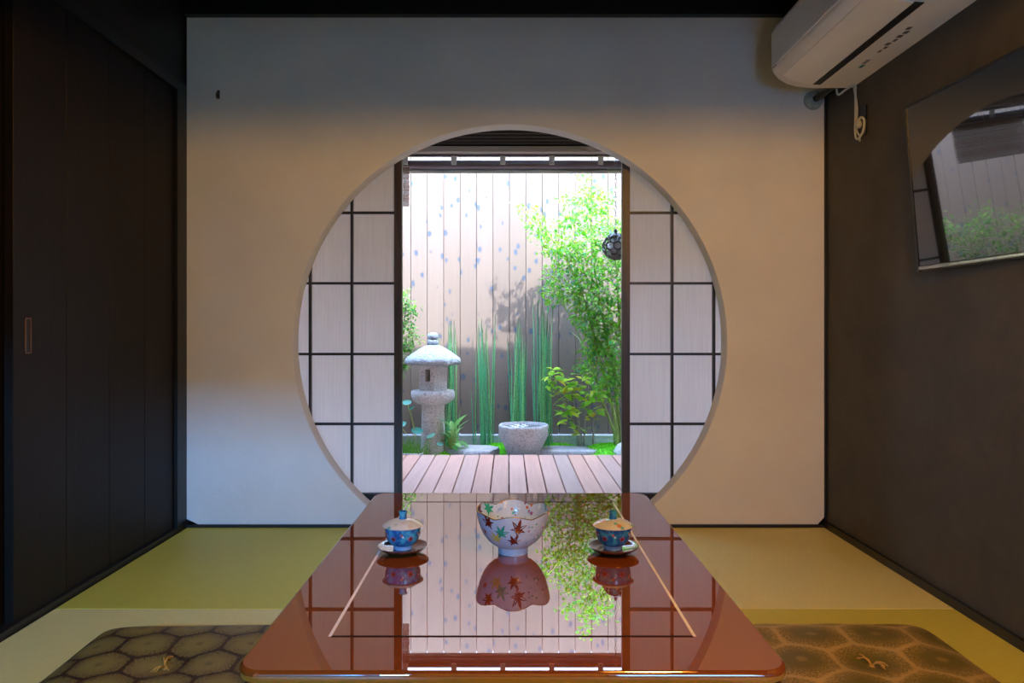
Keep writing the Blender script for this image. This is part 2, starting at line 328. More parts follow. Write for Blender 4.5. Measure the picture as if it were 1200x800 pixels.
# ---- geometry
class G:
    """vertex / face collector"""
    def __init__(s): s.v = []; s.f = []
    def add(s, vs_, fs):
        o = len(s.v); s.v += [tuple(a) for a in vs_]; s.f += [tuple(i + o for i in f) for f in fs]; return s
    def box(s, x0, x1, y0, y1, z0, z1):
        return s.add([(x0, y0, z0), (x1, y0, z0), (x1, y1, z0), (x0, y1, z0), (x0, y0, z1), (x1, y0, z1), (x1, y1, z1), (x0, y1, z1)],
                     [(0, 3, 2, 1), (4, 5, 6, 7), (0, 1, 5, 4), (1, 2, 6, 5), (2, 3, 7, 6), (3, 0, 4, 7)])
    def rings(s, rings, close=True, cap0=True, cap1=True):
        n = len(rings[0]); o = len(s.v)
        for r in rings: s.v += [tuple(a) for a in r]
        for i in range(len(rings) - 1):
            for j in range(n if close else n - 1):
                k = (j + 1) % n
                s.f.append((o + i * n + j, o + i * n + k, o + (i + 1) * n + k, o + (i + 1) * n + j))
        if cap0: s.f.append(tuple(o + j for j in reversed(range(n))))
        if cap1: s.f.append(tuple(o + (len(rings) - 1) * n + j for j in range(n)))
        return s
    def tube(s, pts, rad, n=6, cap=True):
        pts = [Vector(p) for p in pts]; rings = []
        for i, p in enumerate(pts):
            t = (pts[min(i + 1, len(pts) - 1)] - pts[max(i - 1, 0)]).normalized()
            a = t.orthogonal().normalized() if i == 0 else (a - t * a.dot(t)).normalized()
            b = t.cross(a); r = rad[i] if isinstance(rad, (list, tuple)) else rad
            rings.append([p + (a * math.cos(2 * PI * k / n) + b * math.sin(2 * PI * k / n)) * r for k in range(n)])
        return s.rings(rings, True, cap, cap)
    def lathe(s, prof, n=32, c=(0, 0, 0), cap0=True, cap1=True, mod=None):
        rings = []
        for (r, z) in prof:
            ring = []
            for k in range(n):
                t = 2 * PI * k / n; rr = r * (mod(t, z) if mod else 1)
                ring.append((c[0] + rr * math.cos(t), c[1] + rr * math.sin(t), c[2] + z))
            rings.append(ring)
        return s.rings(rings, True, cap0, cap1)
    def build(s, name, mat, parent=None, smooth=False, bevel=0.0, seg=2, loc=None):
        me = bpy.data.meshes.new(name); me.from_pydata(s.v, [], s.f); me.update()
        bm = bmesh.new(); bm.from_mesh(me); bmesh.ops.recalc_face_normals(bm, faces=bm.faces)
        if bevel:
            bmesh.ops.bevel(bm, geom=[e for e in bm.edges if len(e.link_faces) == 2 and e.calc_face_angle(0) > 0.5],
                            offset=bevel, segments=seg, affect='EDGES', profile=0.5, clamp_overlap=True)
        bm.to_mesh(me); bm.free()
        return mesh_obj(name, me, mat, parent, smooth, loc)

def mesh_obj(name, me, mat, parent=None, smooth=False, loc=None):
    if mat and not me.materials: me.materials.append(M[mat])
    if smooth:
        me.polygons.foreach_set('use_smooth', [True] * len(me.polygons))
        if smooth != 'all':
            me.set_sharp_from_angle(angle=math.radians(smooth if smooth is not True else 40))
    o = bpy.data.objects.new(name, me); COL.objects.link(o)
    if loc: o.location = loc
    if parent: o.parent = parent
    return o

def tag(o, label=None, cat=None, group=None, kind=None):
    for k, v in (('label', label), ('category', cat), ('group', group), ('kind', kind)):
        if v: o[k] = v
    return o
def empty(name, loc=(0, 0, 0), rz=0.0):
    o = bpy.data.objects.new(name, None); COL.objects.link(o); o.location = loc; o.rotation_euler.z = rz; o.empty_display_size = 0.05
    return o
def thing(name, label, cat, loc=(0, 0, 0), rz=0.0, group=None): return tag(empty(name, loc, rz), label, cat, group)
def struct(o, label=None, cat=None): return tag(o, label, cat, kind='structure')
def box(name, mat, x0, x1, y0, y1, z0, z1, parent=None, bevel=0.0):
    """box with its origin at its centre-bottom"""
    c = ((x0 + x1) / 2, (y0 + y1) / 2, z0)
    return G().box(x0 - c[0], x1 - c[0], y0 - c[1], y1 - c[1], 0, z1 - z0).build(name, mat, parent, bevel=bevel, seg=1, loc=c)
def dup(o, loc=None, rot=None, parent=None, scale=None):
    c = o.copy(); COL.objects.link(c); c.parent = parent if parent is not None else o.parent
    if loc is not None: c.location = loc
    if rot is not None: c.rotation_euler = rot
    if scale is not None: c.scale = scale
    return c

def bez(pts, m=6):
    out = []
    P = [Vector(p) for p in pts]
    for i in range(len(P) - 1):
        a, b, c_, d_ = P[max(i - 1, 0)], P[i], P[i + 1], P[min(i + 2, len(P) - 1)]
        for k in range(m):
            t = k / m; out.append(0.5 * ((2 * b) + (c_ - a) * t + (2 * a - 5 * b + 4 * c_ - d_) * t * t + (3 * b - a - 3 * c_ + d_) * t ** 3))
    return out + [P[-1]]

# ------------------------------------------------------------------ the room
XL, XR, YB, YR = -1.359, 1.340, 3.07, -3.55      # left, right, round-window wall, rear wall
ZC = 2.30                                          # ceiling
fl = box('floor', 'black_wood', XL - 0.1, XR + 0.1, YR, YB + 0.2, -0.08, -0.031); struct(fl, 'floor of the room laid with square borderless tatami', 'floor')
xs = [XL + 0.004, XL + 0.9, XL + 1.8, XR - 0.004]
mats = {}
row_y = [YB - 0.006, 2.169, 1.269, 0.369, -0.531, -1.431, -2.331, -3.231, YR]
for r in range(8):
    for c in range(3):
        w = xs[c + 1] - xs[c]; d = row_y[r] - row_y[r + 1]
        par = (r + (c == 2)) % 2
        key = (round(w, 3), round(d, 3), par)
        loc = ((xs[c] + xs[c + 1]) / 2, (row_y[r] + row_y[r + 1]) / 2, -0.03 + 0.08)
        if key in mats: o = dup(mats[key], loc)
        else:
            o = G().box(-w / 2 + 0.001, w / 2 - 0.001, -d / 2 + 0.001, d / 2 - 0.001, -0.03, 0.0).build('tatami_mat', 'tatami_b' if par == 0 else 'tatami_a', fl, bevel=0.0025)
            mats[key] = o
        o.parent = fl; o.location = (loc[0] - fl.location.x, loc[1] - fl.location.y, 0.08)

# round-window wall
CX, CZ, CR, TH = 0.005, 0.781, 0.917, 0.088
def round_wall():
    top = 2.15
    a0 = math.asin((0.0 - CZ) / CR)                     # where the circle meets the floor
    angs = [a0 + (PI - 2 * a0) * i / 120 for i in range(121)]
    corners = [math.atan2(top - CZ, XR - CX), math.atan2(top - CZ, XL - CX)]
    angs = sorted(angs + corners)
    inner, outer = [], []
    for a in angs:
        ca, sa = math.cos(a), math.sin(a)
        inner.append((CX + CR * ca, CZ + CR * sa))
        ts = []
        if ca > 1e-6: ts.append((XR - CX) / ca)
        if ca < -1e-6: ts.append((XL - CX) / ca)
        if sa > 1e-6: ts.append((top - CZ) / sa)
        if sa < -1e-6: ts.append((0 - CZ) / sa)
        t = min(ts); outer.append((CX + t * ca, CZ + t * sa))
    # floor corners are reached by a fan on each side
    b = 0.006
    lay = [(0.0, b), (b * 0.3, b * 0.3), (b, 0.0), (TH - b, 0.0), (TH, b)]      # (depth, radial widening)
    g = G(); n = len(angs)
    rings = []
    for dpt, wd in lay:
        ring = []
        for a in angs:
            ring.append((CX + (CR + wd) * math.cos(a), YB + dpt, max(0, CZ + (CR + wd) * math.sin(a))))
        rings.append(ring)
    g.rings(rings, False, False, False)
    for yy, idx in ((YB, 0), (YB + TH, 4)):
        o = len(g.v); g.v += [rings[idx][i] for i in range(n)] + [(outer[i][0], yy, outer[i][1]) for i in range(n)]
        for i in range(n - 1): g.f.append((o + i, o + i + 1, o + n + i + 1, o + n + i))
        # corner triangles at the floor
        for i, X in ((0, XR), (n - 1, XL)):
            k = len(g.v); g.v += [(X, yy, 0), (X, yy, 0.0)]
            g.f.append((o + i, o + n + i, k))
    return g
gw = round_wall()
wb = gw.build('wall_back', 'plaster', smooth=30)
bm = bmesh.new(); bm.from_mesh(wb.data); bmesh.ops.remove_doubles(bm, verts=bm.verts, dist=1e-5); bmesh.ops.dissolve_degenerate(bm, edges=bm.edges, dist=1e-6)
bmesh.ops.recalc_face_normals(bm, faces=bm.faces); bm.to_mesh(wb.data); bm.free()
struct(wb, 'white plaster wall with a large round window opening onto the garden', 'wall')

wr = struct(box('wall_right', 'plaster_dark', XR, XR + 0.10, YR, 3.40, -0.08, ZC), 'dark grey plaster wall behind the television', 'wall')
ce = struct(box('ceiling', 'ceiling', XL - 0.1, XR + 0.1, YR, 3.40, ZC, ZC + 0.06), 'dark wooden ceiling', 'ceiling')
struct(box('trim_1', 'black_wood', XL, XR, YB - 0.035, YB + TH, 2.15, ZC), 'dark beam along the top of the white wall', 'trim')
struct(box('trim_2', 'black_wood', XL, XR, YB - 0.010, YB, 0.0, 0.012), 'thin black strip where white wall meets tatami', 'trim')
struct(box('baseboard_right', 'black_post', XR - 0.012, XR, 1.0, YB - 0.011, 0.0, 0.028), 'thin black baseboard below the dark grey wall', 'baseboard')
struct(box('trim_3', 'black_post', XR - 0.008, XR, YB - 0.012, YB, 0.012, 2.15), 'thin black corner strip beside the dark grey wall', 'trim')

# left wall : upper wall, lintel, corner post, sliding doors
wl_ = struct(box('wall_left', 'upper_wall_wood', XL - 0.10, XL - 0.012, YR, 3.40, 1.86, ZC), 'dark upper wall above the sliding doors', 'wall')
struct(box('wall_left_rear', 'rear_plaster', XL - 0.10, XL - 0.012, YR, 0.1, 0.0, 1.86), 'plaster wall behind the sliding doors', 'wall')
struct(box('trim_4', 'black_wood', XL - 0.10, XL, YR, YB, 1.82, 1.86), 'dark lintel above the sliding doors', 'trim')
struct(box('trim_5', 'black_post', XL - 0.10, XL, 2.985, YB + 0.3, -0.08, 1.82), 'dark corner post beside the white wall', 'trim')
struct(box('trim_6', 'black_wood', XL - 0.10, XL - 0.001, 0.1, 2.985, -0.03, 0.018), 'dark floor track of the sliding doors', 'trim')
def sliding_door(name, x, y0, y1, label, handle):
    d = struct(empty(name, (x, (y0 + y1) / 2, 0.018)), label, 'door')
    hw = (y1 - y0) / 2; zt = 1.80
    def part(nm, m, a0, a1, z0, z1, xo=0.0, th=0.026):
        return box(nm, m, -th + xo, xo, a0, a1, z0, z1, d, 0.002)
    n = 4; ww = 2 * hw / n
    first = None
    for i in range(n):
        yy = -hw + ww * (i + 0.5)
        if first is None: first = G().box(-0.026, 0, -ww / 2 + 0.0008, ww / 2 - 0.0008, 0, zt).build('plank', 'door_wood', d, bevel=0.0012, seg=1, loc=(0, yy, 0))
        else: dup(first, (0, yy, 0))
    if handle:
        hy, hz = handle[0] - (y0 + y1) / 2, handle[1] - 0.018
        g = G(); a, b, t = 0.013, 0.051, 0.003
        for (p0, p1, q0, q1) in ((-a, a, b - t, b), (-a, a, -b, -b + t), (-a, -a + t, -b, b), (a - t, a, -b, b)):
            g.box(-0.001, 0.003, hy + p0, hy + p1, hz + q0, hz + q1)
        h = g.build('recessed_pull', 'copper', d); h['label'] = 'rectangular recessed pull with copper rim'
        G().box(-0.001, 0.0008, hy - a + t, hy + a - t, hz - b + t, hz + b - t).build('pull_cup', 'ac_slot', h)
    return d
sliding_door('door_1', XL - 0.014, 2.015, 2.985, 'dark brown plank sliding door with a rectangular recessed pull', (2.075, 0.815))
sliding_door('door_2', XL - 0.046, 1.05, 2.045, 'dark sliding door running behind the one with the pull', None)
sliding_door('door_3', XL - 0.014, 0.10, 1.055, 'dark sliding door nearest the rear plaster wall', None)
struct(box('wall_left_outer', 'upper_wall_wood', XL - 0.12, XL - 0.10, YR, 3.40, -0.08, ZC), 'dark backing wall behind the sliding doors', 'wall')

# unseen rear half of the room, added to shape light on the white wall
rw = empty('wall_rear', (0, YR, 0)); struct(rw, 'unseen rear plaster wall with an added narrow transom', 'wall')
def rp(x0, x1, z0, z1): box('wall_panel', 'rear_plaster', x0, x1, -0.10, 0.0, z0, z1, rw)
rp(XL - 0.1, XR + 0.1, 0.95, 1.93); rp(XL - 0.1, XR + 0.1, 2.19, ZC)
rp(-0.22, XR + 0.1, 1.93, 2.19); rp(XL - 0.1, -1.28, 1.93, 2.19)
rp(XL - 0.1, XR + 0.1, 0.0, 0.95)
for nm, x0, x1, z0, z1, yw, lb in (('added_transom', -1.28, -0.22, 1.93, 2.19, YR - 0.06, 'added narrow transom window high in the unseen rear wall'), ('added_paper_window', 0.45, 1.25, 0.50, 1.20, -0.88, 'added paper window in the unseen rear partition')):  # both windows added, out of view, to go with the blue area lights
    w = struct(empty(nm, (0, yw, 0)), lb, 'window')
    for a, b, c_, d_ in ((x0, x1, z0, z0 + 0.015), (x0, x1, z1 - 0.015, z1), (x0, x0 + 0.015, z0, z1), (x1 - 0.015, x1, z0, z1)):
        box('window_frame', 'black_post', a, b, -0.02, 0.02, c_, d_, w)
    box('pane', 'paper', x0 + 0.015, x1 - 0.015, -0.003, 0.0, z0 + 0.015, z1 - 0.015, w)
struct(box('added_lintel', 'black_wood', XL, XR, 1.55, 1.65, 1.72, ZC), 'added dark lintel overhead, cutting the lamp light', 'trim')  # unseen, added to cut the lamp light off the top of the wall
pw = struct(empty('added_partition', (0, -0.92, 0)), 'added plaster partition across the unseen rear with a curtained doorway', 'wall')  # unseen, added to keep the high blue light to one side
for a, b, z0, z1 in ((XL, XR, 1.80, ZC), (-0.50, 0.45, 0.052, 1.80), (1.25, XR, 0.052, 1.80), (0.45, 1.25, 0.052, 0.50), (0.45, 1.25, 1.20, 1.80)): box('wall_panel', 'rear_plaster', a, b, 0.0, 0.08, z0, z1, pw)
nr = thing('added_noren', 'added short indigo curtain in the unseen rear doorway', 'curtain', (0, -0.80, 1.79))  # unseen, added to keep the blue light low on the wall
G().tube([(XL + 0.02, 0, 0), (-0.47, 0, 0)], 0.012, 8).build('rod', 'black_wood', nr, True)
for i in range(2):
    x0 = XL + 0.03 + i * 0.42
    g = G(); rows = []
    for k in range(13):
        x = x0 + 0.41 * k / 12
        rows.append([(x, -0.016 + 0.006 * math.sin(k * 1.3 + i), 0.01), (x, -0.016 + 0.016 * math.sin(k * 1.3 + i), -0.38)])
    g.rings([[r_[0] for r_ in rows], [r_[1] for r_ in rows]], False, False, False)
    g.build('cloth_panel', 'noren', nr, True)
# unseen pendant lamp, added as the warm source for the white wall
LP = (0.55, 0.50, 1.86)
lt = thing('added_pendant_lamp', 'small unseen pendant lamp with a conical shade, added above the tatami', 'lamp', LP)
G().lathe([(0.05, 0.12), (0.20, 0.0), (0.197, 0.0), (0.047, 0.118)], 32, cap0=False, cap1=False).build('lamp_shade', 'lamp_shade', lt, True)
G().tube([(0, 0, 0.115), (0, 0, ZC - LP[2])], 0.004, 6).build('cord', 'black_wood', lt)
G().lathe([(0.0, -0.045), (0.03, -0.035), (0.045, 0.0), (0.03, 0.05), (0.015, 0.09), (0.0, 0.10)], 16).build('bulb', 'bulb', lt, True)
pl = bpy.data.lights.new('added_lamp_light', 'POINT'); pl.energy = 30; pl.color = (1.0, 0.49, 0.07); pl.shadow_soft_size = 0.11
po = bpy.data.objects.new('added_lamp_light', pl); COL.objects.link(po); po.location = (LP[0], LP[1], LP[2] - 0.10)

# ------------------------------------------------------------------ shoji screens behind the round window
YS = 3.185
def shoji(name, xin, sgn, label):
    d = struct(empty(name, (0, YS, 0)), label, 'door')
    zt = 1.86; bars = [xin + sgn * (0.034 + 0.187 + 0.1835 * i) for i in range(4)]
    xo = bars[-1]
    def bx(nm, m, a, b, z0, z1, y0=0.0, y1=0.03, bev=0.0015): return box(nm, m, min(a, b), max(a, b), y0, y1, z0, z1, d, bev)
    bx('stile', 'stile_wood', xin, xin + sgn * 0.034, 0.008, zt)
    bx('stile', 'stile_wood', xo, xo + sgn * 0.034, 0.008, zt)
    bx('rail', 'shoji_wood', xin + sgn * 0.034, xo, 0.008, 0.115); bx('rail', 'shoji_wood', xin + sgn * 0.034, xo, zt - 0.04, zt)
    zs = [0.115, 0.419, 0.726, 1.037, 1.347, 1.656, zt - 0.04]
    for b in bars[:3]: bx('muntin', 'shoji_wood', b - 0.0055, b + 0.0055, 0.115, zt - 0.04, 0.006, 0.024, 0)
    for z in zs[1:-1]: bx('muntin', 'shoji_wood', xin + sgn * 0.034, xo, z - 0.0055, z + 0.0055, 0.008, 0.022, 0)
    xe = [xin + sgn * 0.034] + bars
    for i in range(4):
        for k in range(6): bx('pane', 'paper', xe[i], xe[i + 1], zs[k], zs[k + 1], 0.0235, 0.0245, 0)
    return d
shoji('door_4', -0.468, -1, 'shoji screen with dark lattice and white paper on the stone lantern side')
shoji('door_5', 0.498, 1, 'shoji screen with dark lattice and white paper on the leafy tree side')
struct(box('trim_8', 'stile_wood', XL, XR, YB + TH + 0.001, 3.28, -0.08, 0.008), 'wooden sill track under the shoji screens', 'trim')
struct(box('trim_9', 'black_wood', XL, XR, YB + TH + 0.001, 3.28, 1.86, 2.15), 'wooden head track above the shoji screens', 'trim')

# ------------------------------------------------------------------ outside: facade, deck, fences, ground
GX0, GX1, YF = -2.45, 2.45, 5.46
fa = struct(empty('wall_facade', (0, 3.28, 0)), 'outer house wall around the shoji opening', 'wall')
for a, b, z0, z1 in ((GX0, XL, -0.05, 2.4), (XR, GX1, -0.05, 2.4), (XL, XR, 1.95, 2.4)): box('wall_panel', 'plaster_dark', a, b, 0.0, 0.12, z0, z1, fa)

us = struct(empty('added_upper_storey', (0, 2.5, 2.45)), 'added upper storey wall set back above the eave, out of view', 'wall')  # unseen wall added to hold sky light back from the upper fence
box('wall_panel', 'rear_plaster', GX0, GX1, -0.15, 0.0, 0.0, 2.45, us)
gd = struct(box('ground', 'soil', GX0 - 0.3, GX1 + 0.3, 3.40, 5.75, -0.30, -0.075), 'garden soil behind the deck', 'ground')

dk = struct(empty('deck', (0, 4.07, 0)), 'reddish wooden deck of narrow boards outside the shoji', 'deck')
PB = 0.0975
g = G().box(-(PB - 0.006) / 2, (PB - 0.006) / 2, -0.785, 0.785, -0.025, 0.0); b0 = g.build('board', 'deck', dk, bevel=0.003, seg=1)
for i in range(-25, 26):
    x = 0.002 + PB * (i + 0.5); o = b0 if i == -25 else dup(b0)
    o.location = (x, R.uniform(-0.002, 0.002), R.uniform(-0.001, 0.001))
for yy in (-0.7, 0.0, 0.7): box('joist', 'fence_rail', GX0, GX1, yy - 0.02, yy + 0.02, -0.075, -0.026, dk)

def board_mesh(h, w, jz): return G().box(-w / 2, w / 2, 0.0, 0.018, 0, h)
PF = 0.1234
fn = struct(empty('fence', (0, YF, 0.055)), 'tall pale wooden board fence behind the garden', 'fence')
f0 = board_mesh(2.22, PF - 0.0035, 0).build('board', 'fence', fn, bevel=0.0015, seg=1)
for i in range(-20, 20):
    o = f0 if i == -20 else dup(f0)
    o.location = (0.006 + PF * (i + 0.5), R.uniform(-0.003, 0.003), R.uniform(-0.004, 0.004))
for z in (0.25, 1.10, 1.95): box('rail', 'fence_rail', GX0, GX1, 0.022, 0.06, z, z + 0.07, fn)
box('backing', 'fence_rail', GX0, GX1, 0.062, 0.075, 0.0, 2.19, fn)
struct(box('kerb', 'concrete', GX0, GX1, 5.405, 5.56, -0.15, 0.052, bevel=0.004), 'low blue grey concrete kerb under the fence', 'kerb')
for nm, X, rz, lb in (('side_fence', GX0, PI / 2, 'wooden board fence closing the garden on the lantern side'), ('side_fence', GX1, -PI / 2, 'wooden board fence closing the garden on the tree side')):
    s_ = struct(empty(nm, (X, (3.42 + YF) / 2, -0.05), rz), lb, 'fence')
    for i in range(16):
        dup(f0, (-0.925 + PF * i, R.uniform(-0.003, 0.003), 0), parent=s_)

# eave above the deck
YE = 4.40
ea = struct(empty('eave', (0, YE, 1.90)), 'dark eave over the deck with slatted soffit and pale edge beam', 'eave')
box('fascia', 'gutter', GX0, GX1, 0.031, 0.040, -0.012, 0.040, ea)
box('edge_beam', 'beam_wood', GX0, GX1, -0.03, 0.03, 0.003, 0.038, ea, 0.002)
s0 = None
for k in range(27):
    yy = -0.05 - k * 0.037; zz = 0.040 + 0.28 * (-yy - 0.03)
    if s0 is None: s0 = G().box(GX0, GX1, -0.0115, 0.0115, 0, 0.016).build('soffit_slat', 'slat_wood', ea)
    o = s0 if k == 0 else dup(s0); o.location = (0, yy, zz)
box('soffit_board', 'ceiling', GX0, GX1, -1.02, 0.02, 0.34, 0.36, ea)
# boarding over the slats and wavy tile sheet
g = G()
g.add([(GX0, 0.03, 0.040), (GX1, 0.03, 0.040), (GX1, -1.04, 0.345), (GX0, -1.04, 0.345), (GX0, 0.03, 0.060), (GX1, 0.03, 0.060), (GX1, -1.04, 0.365), (GX0, -1.04, 0.365)],
      [(0, 3, 2, 1), (4, 5, 6, 7), (0, 1, 5, 4), (1, 2, 6, 5), (2, 3, 7, 6), (3, 0, 4, 7)]); g.build('roof_boarding', 'ceiling', ea)
g = G(); nx = 240; rows = []
for (yy, zz) in ((0.20, 0.075), (-0.4, 0.245), (-1.04, 0.42)):
    for t in (0.0, 0.018):
        rows.append((yy, zz + t))
def tile_z(x):
    u = (x / 0.205) % 1.0
    return 0.030 * abs(math.sin(PI * u)) ** 0.7
top = [[(GX0 + (GX1 - GX0) * i / nx, yy, zz + tile_z(GX0 + (GX1 - GX0) * i / nx)) for i in range(nx + 1)] for (yy, zz) in (rows[0], rows[1])]
ordr = [rows[0], rows[1], rows[3], rows[5], rows[4], rows[2], rows[0]]
g.rings([[(GX0 + (GX1 - GX0) * i / nx, yy, zz + tile_z(GX0 + (GX1 - GX0) * i / nx)) for i in range(nx + 1)] for (yy, zz) in ordr], False, False, False)
g.build('tile_sheet', 'tile', ea, 50)
G().box(0.83, 1.04, 0.05, 0.20, 0.08, 0.30).build('added_shadow_block', 'tile', ea, bevel=0.01)  # unseen block added to cast a stepped shadow on the fence
# gutter and its brackets
gt = thing('rain_gutter', 'dark metal rain gutter hung on pale brackets along the eave', 'gutter', (0, YE + 0.085, 1.862))
prof = [(0.046 * math.cos(t), 0.046 * math.sin(t)) for t in [PI + PI * k / 12 for k in range(13)]]
pr2 = [(0.043 * math.cos(t), 0.043 * math.sin(t)) for t in [2 * PI - PI * k / 12 for k in range(13)]]
ring = prof + pr2
G().rings([[(x, a, b) for (a, b) in ring] for x in (GX0, GX1)]).build('channel', 'gutter', gt, 40)
G().tube([(GX0, -0.046, 0.0), (GX1, -0.046, 0.0)], 0.0065, 8).build('rolled_edge', 'gutter', gt, True)
G().tube([(GX0, 0.0, -0.052), (GX1, 0.0, -0.052)], 0.012, 8).build('lower_lip', 'bracket', gt, True)
k0 = None
for i in range(-8, 9):
    x = -0.035 + 0.298 * i
    if k0 is None:
        k0 = G().add([(-0.018, -0.062, 0.030), (0.018, -0.062, 0.030), (0.018, -0.050, 0.035), (-0.018, -0.050, 0.035),
                      (-0.016, -0.056, -0.020), (0.016, -0.056, -0.020), (0.016, -0.044, -0.022), (-0.016, -0.044, -0.022)],
                     [(0, 3, 2, 1), (4, 5, 6, 7), (0, 1, 5, 4), (1, 2, 6, 5), (2, 3, 7, 6), (3, 0, 4, 7)]).build('bracket', 'bracket', gt, bevel=0.002, seg=1)
    o = k0 if i == -8 else dup(k0); o.location = (x, 0, 0)

# ------------------------------------------------------------------ lacquered table
TX, TY0, TY1, TZ = 0.006, 1.086, 2.287, 0.32
tb = thing('low_table', 'low glossy red lacquered table with a pale inlaid rectangle', 'table', (TX, (TY0 + TY1) / 2, 0))
tw, tl = 0.4225, (TY1 - TY0) / 2
def rrect(hx, hy, r, z, n=8):
    pts = []
    for (sx, sy, a) in ((1, 1, 0), (-1, 1, PI / 2), (-1, -1, PI), (1, -1, 3 * PI / 2)):
        for k in range(n + 1):
            t = a + PI / 2 * k / n; pts.append((sx * (hx - r) + r * math.cos(t), sy * (hy - r) + r * math.sin(t), z))
    return pts
lay = [(-0.030, 0.250), (-0.010, 0.250), (-0.002, 0.256), (0.0, 0.268), (-0.003, 0.284), (-0.010, 0.294), (-0.0105, 0.299), (-0.003, 0.301), (0.0, 0.306), (0.0, 0.313), (-0.002, 0.3175), (-0.006, 0.32), (-0.009, 0.32)]
tg = G().rings([rrect(tw + o_, tl + o_, 0.045 + o_, z) for (o_, z) in lay], cap1=False)
t0 = len(tg.v) - 36                                       # top surface in strips across the table
for a_, b_ in ((0, 17), (18, 35)):
    for k in range(8): tg.f.append((t0 + a_ + k, t0 + a_ + k + 1, t0 + b_ - k - 1, t0 + b_ - k))
tg.f.append((t0, t0 + 17, t0 + 18, t0 + 35))
tg.build('table_top', 'lacquer', tb, 35)
for p_ in tb.children[0].data.polygons:
    if abs(p_.normal.z) > 0.999: p_.use_smooth = False
ap = [(-0.06, 0.262), (-0.05, 0.225), (-0.055, 0.222)]
G().rings([rrect(tw - 0.045, tl - 0.045, 0.03, z) for z in (0.205, 0.251)]).build('apron', 'lacquer', tb, 35)
for sx in (-1, 1):
    for sy in (-1, 1):
        g = G(); rings = []
        for (z, s_, off) in ((0.0, 0.034, 0.0), (0.03, 0.036, 0.0), (0.06, 0.028, 0.0), (0.16, 0.034, 0.0), (0.2495, 0.045, 0.0)):
            rings.append([(x, y, z) for (x, y, _) in rrect(s_, s_, 0.012, 0)])
        g.rings(rings).build('leg', 'lacquer', tb, 35, loc=(sx * (tw - 0.07), sy * (tl - 0.07), 0))
yc = (TY0 + TY1) / 2
ix, iy0, iy1 = 0.304, 1.212 - yc, 2.162 - yc
for sx in (-1, 1):
    G().box(-0.0027, 0.0027, iy0, iy1, -0.001, 0.0005).build('side_inlay', 'pearl', tb, loc=(sx * ix, 0, TZ))
for y in (iy0, iy1):
    G().box(-ix + 0.0022, ix - 0.0022, -0.003, 0.003, -0.001, 0.0004).build('cross_inlay', 'inlay_dark', tb, loc=(0, y, TZ))

# ------------------------------------------------------------------ porcelain bowl with maple leaves
BZ = TZ + 0.0006
class Surf:
    """surface of revolution with lobes, addressable by (angle, length along profile)"""
    def __init__(s, prof, lob=0.0, rise=0.0):
        s.p = prof; s.lob = lob; s.rise = rise; s.L = [0.0]
        for a, b in zip(prof, prof[1:]): s.L.append(s.L[-1] + math.hypot(b[0] - a[0], b[1] - a[1]))
    def at(s, th, d, off=0.0):
        d = max(0, min(s.L[-1], d)); i = 0
        while i < len(s.L) - 2 and s.L[i + 1] < d: i += 1
        t = (d - s.L[i]) / max(1e-9, s.L[i + 1] - s.L[i]); a, b = s.p[i], s.p[i + 1]
        r = a[0] + (b[0] - a[0]) * t; z = a[1] + (b[1] - a[1]) * t
        f = d / s.L[-1]; w = abs(math.sin(3 * th)) - 0.6
        nr_, nz = (b[1] - a[1]), -(b[0] - a[0]); ln = math.hypot(nr_, nz) or 1
        r = r * (1 + s.lob * w * f ** 2) + off * nr_ / ln; z = z + s.rise * abs(math.sin(3 * th)) ** 1.3 * f ** 6 + off * nz / ln
        return Vector((r * math.cos(th), r * math.sin(th), z))
    def decal(s, g, th, d, size, pts, off=0.0004, rot=0.0):
        r0 = s.at(th, d); rad = math.hypot(r0.x, r0.y)
        cr, sr = math.cos(rot), math.sin(rot)
        vs_ = [s.at(th, d, off)]
        for (u, v) in pts:
            uu, vv = (u * cr - v * sr) * size, (u * sr + v * cr) * size
            vs_.append(s.at(th + uu / rad, d + vv, off))
        n = len(pts); g.add(vs_, [(0, 1 + i, 1 + (i + 1) % n) for i in range(n)])
def star(lobes, inner):
    pts = []
    for (a, r) in lobes: pts.append((a, r))
    out = []
    for i, (a, r) in enumerate(pts):
        b, r2 = pts[(i + 1) % len(pts)]
        if b < a: b += 360
        w = 13
        out += [(math.cos(math.radians(a - w)) * r * 0.62, math.sin(math.radians(a - w)) * r * 0.62), (math.cos(math.radians(a)) * r, math.sin(math.radians(a)) * r),
                (math.cos(math.radians(a + w)) * r * 0.62, math.sin(math.radians(a + w)) * r * 0.62)]
        mdeg = math.radians((a + b) / 2); out.append((math.cos(mdeg) * inner, math.sin(mdeg) * inner))
    return out
MAPLE = star([(90, 1.0), (140, 0.92), (190, 0.75), (232, 0.5), (270, 0.75), (308, 0.5), (350, 0.75), (400, 0.92)], 0.36)
BLOS = star([(90 + 72 * i, 1.0) for i in range(5)], 0.55)

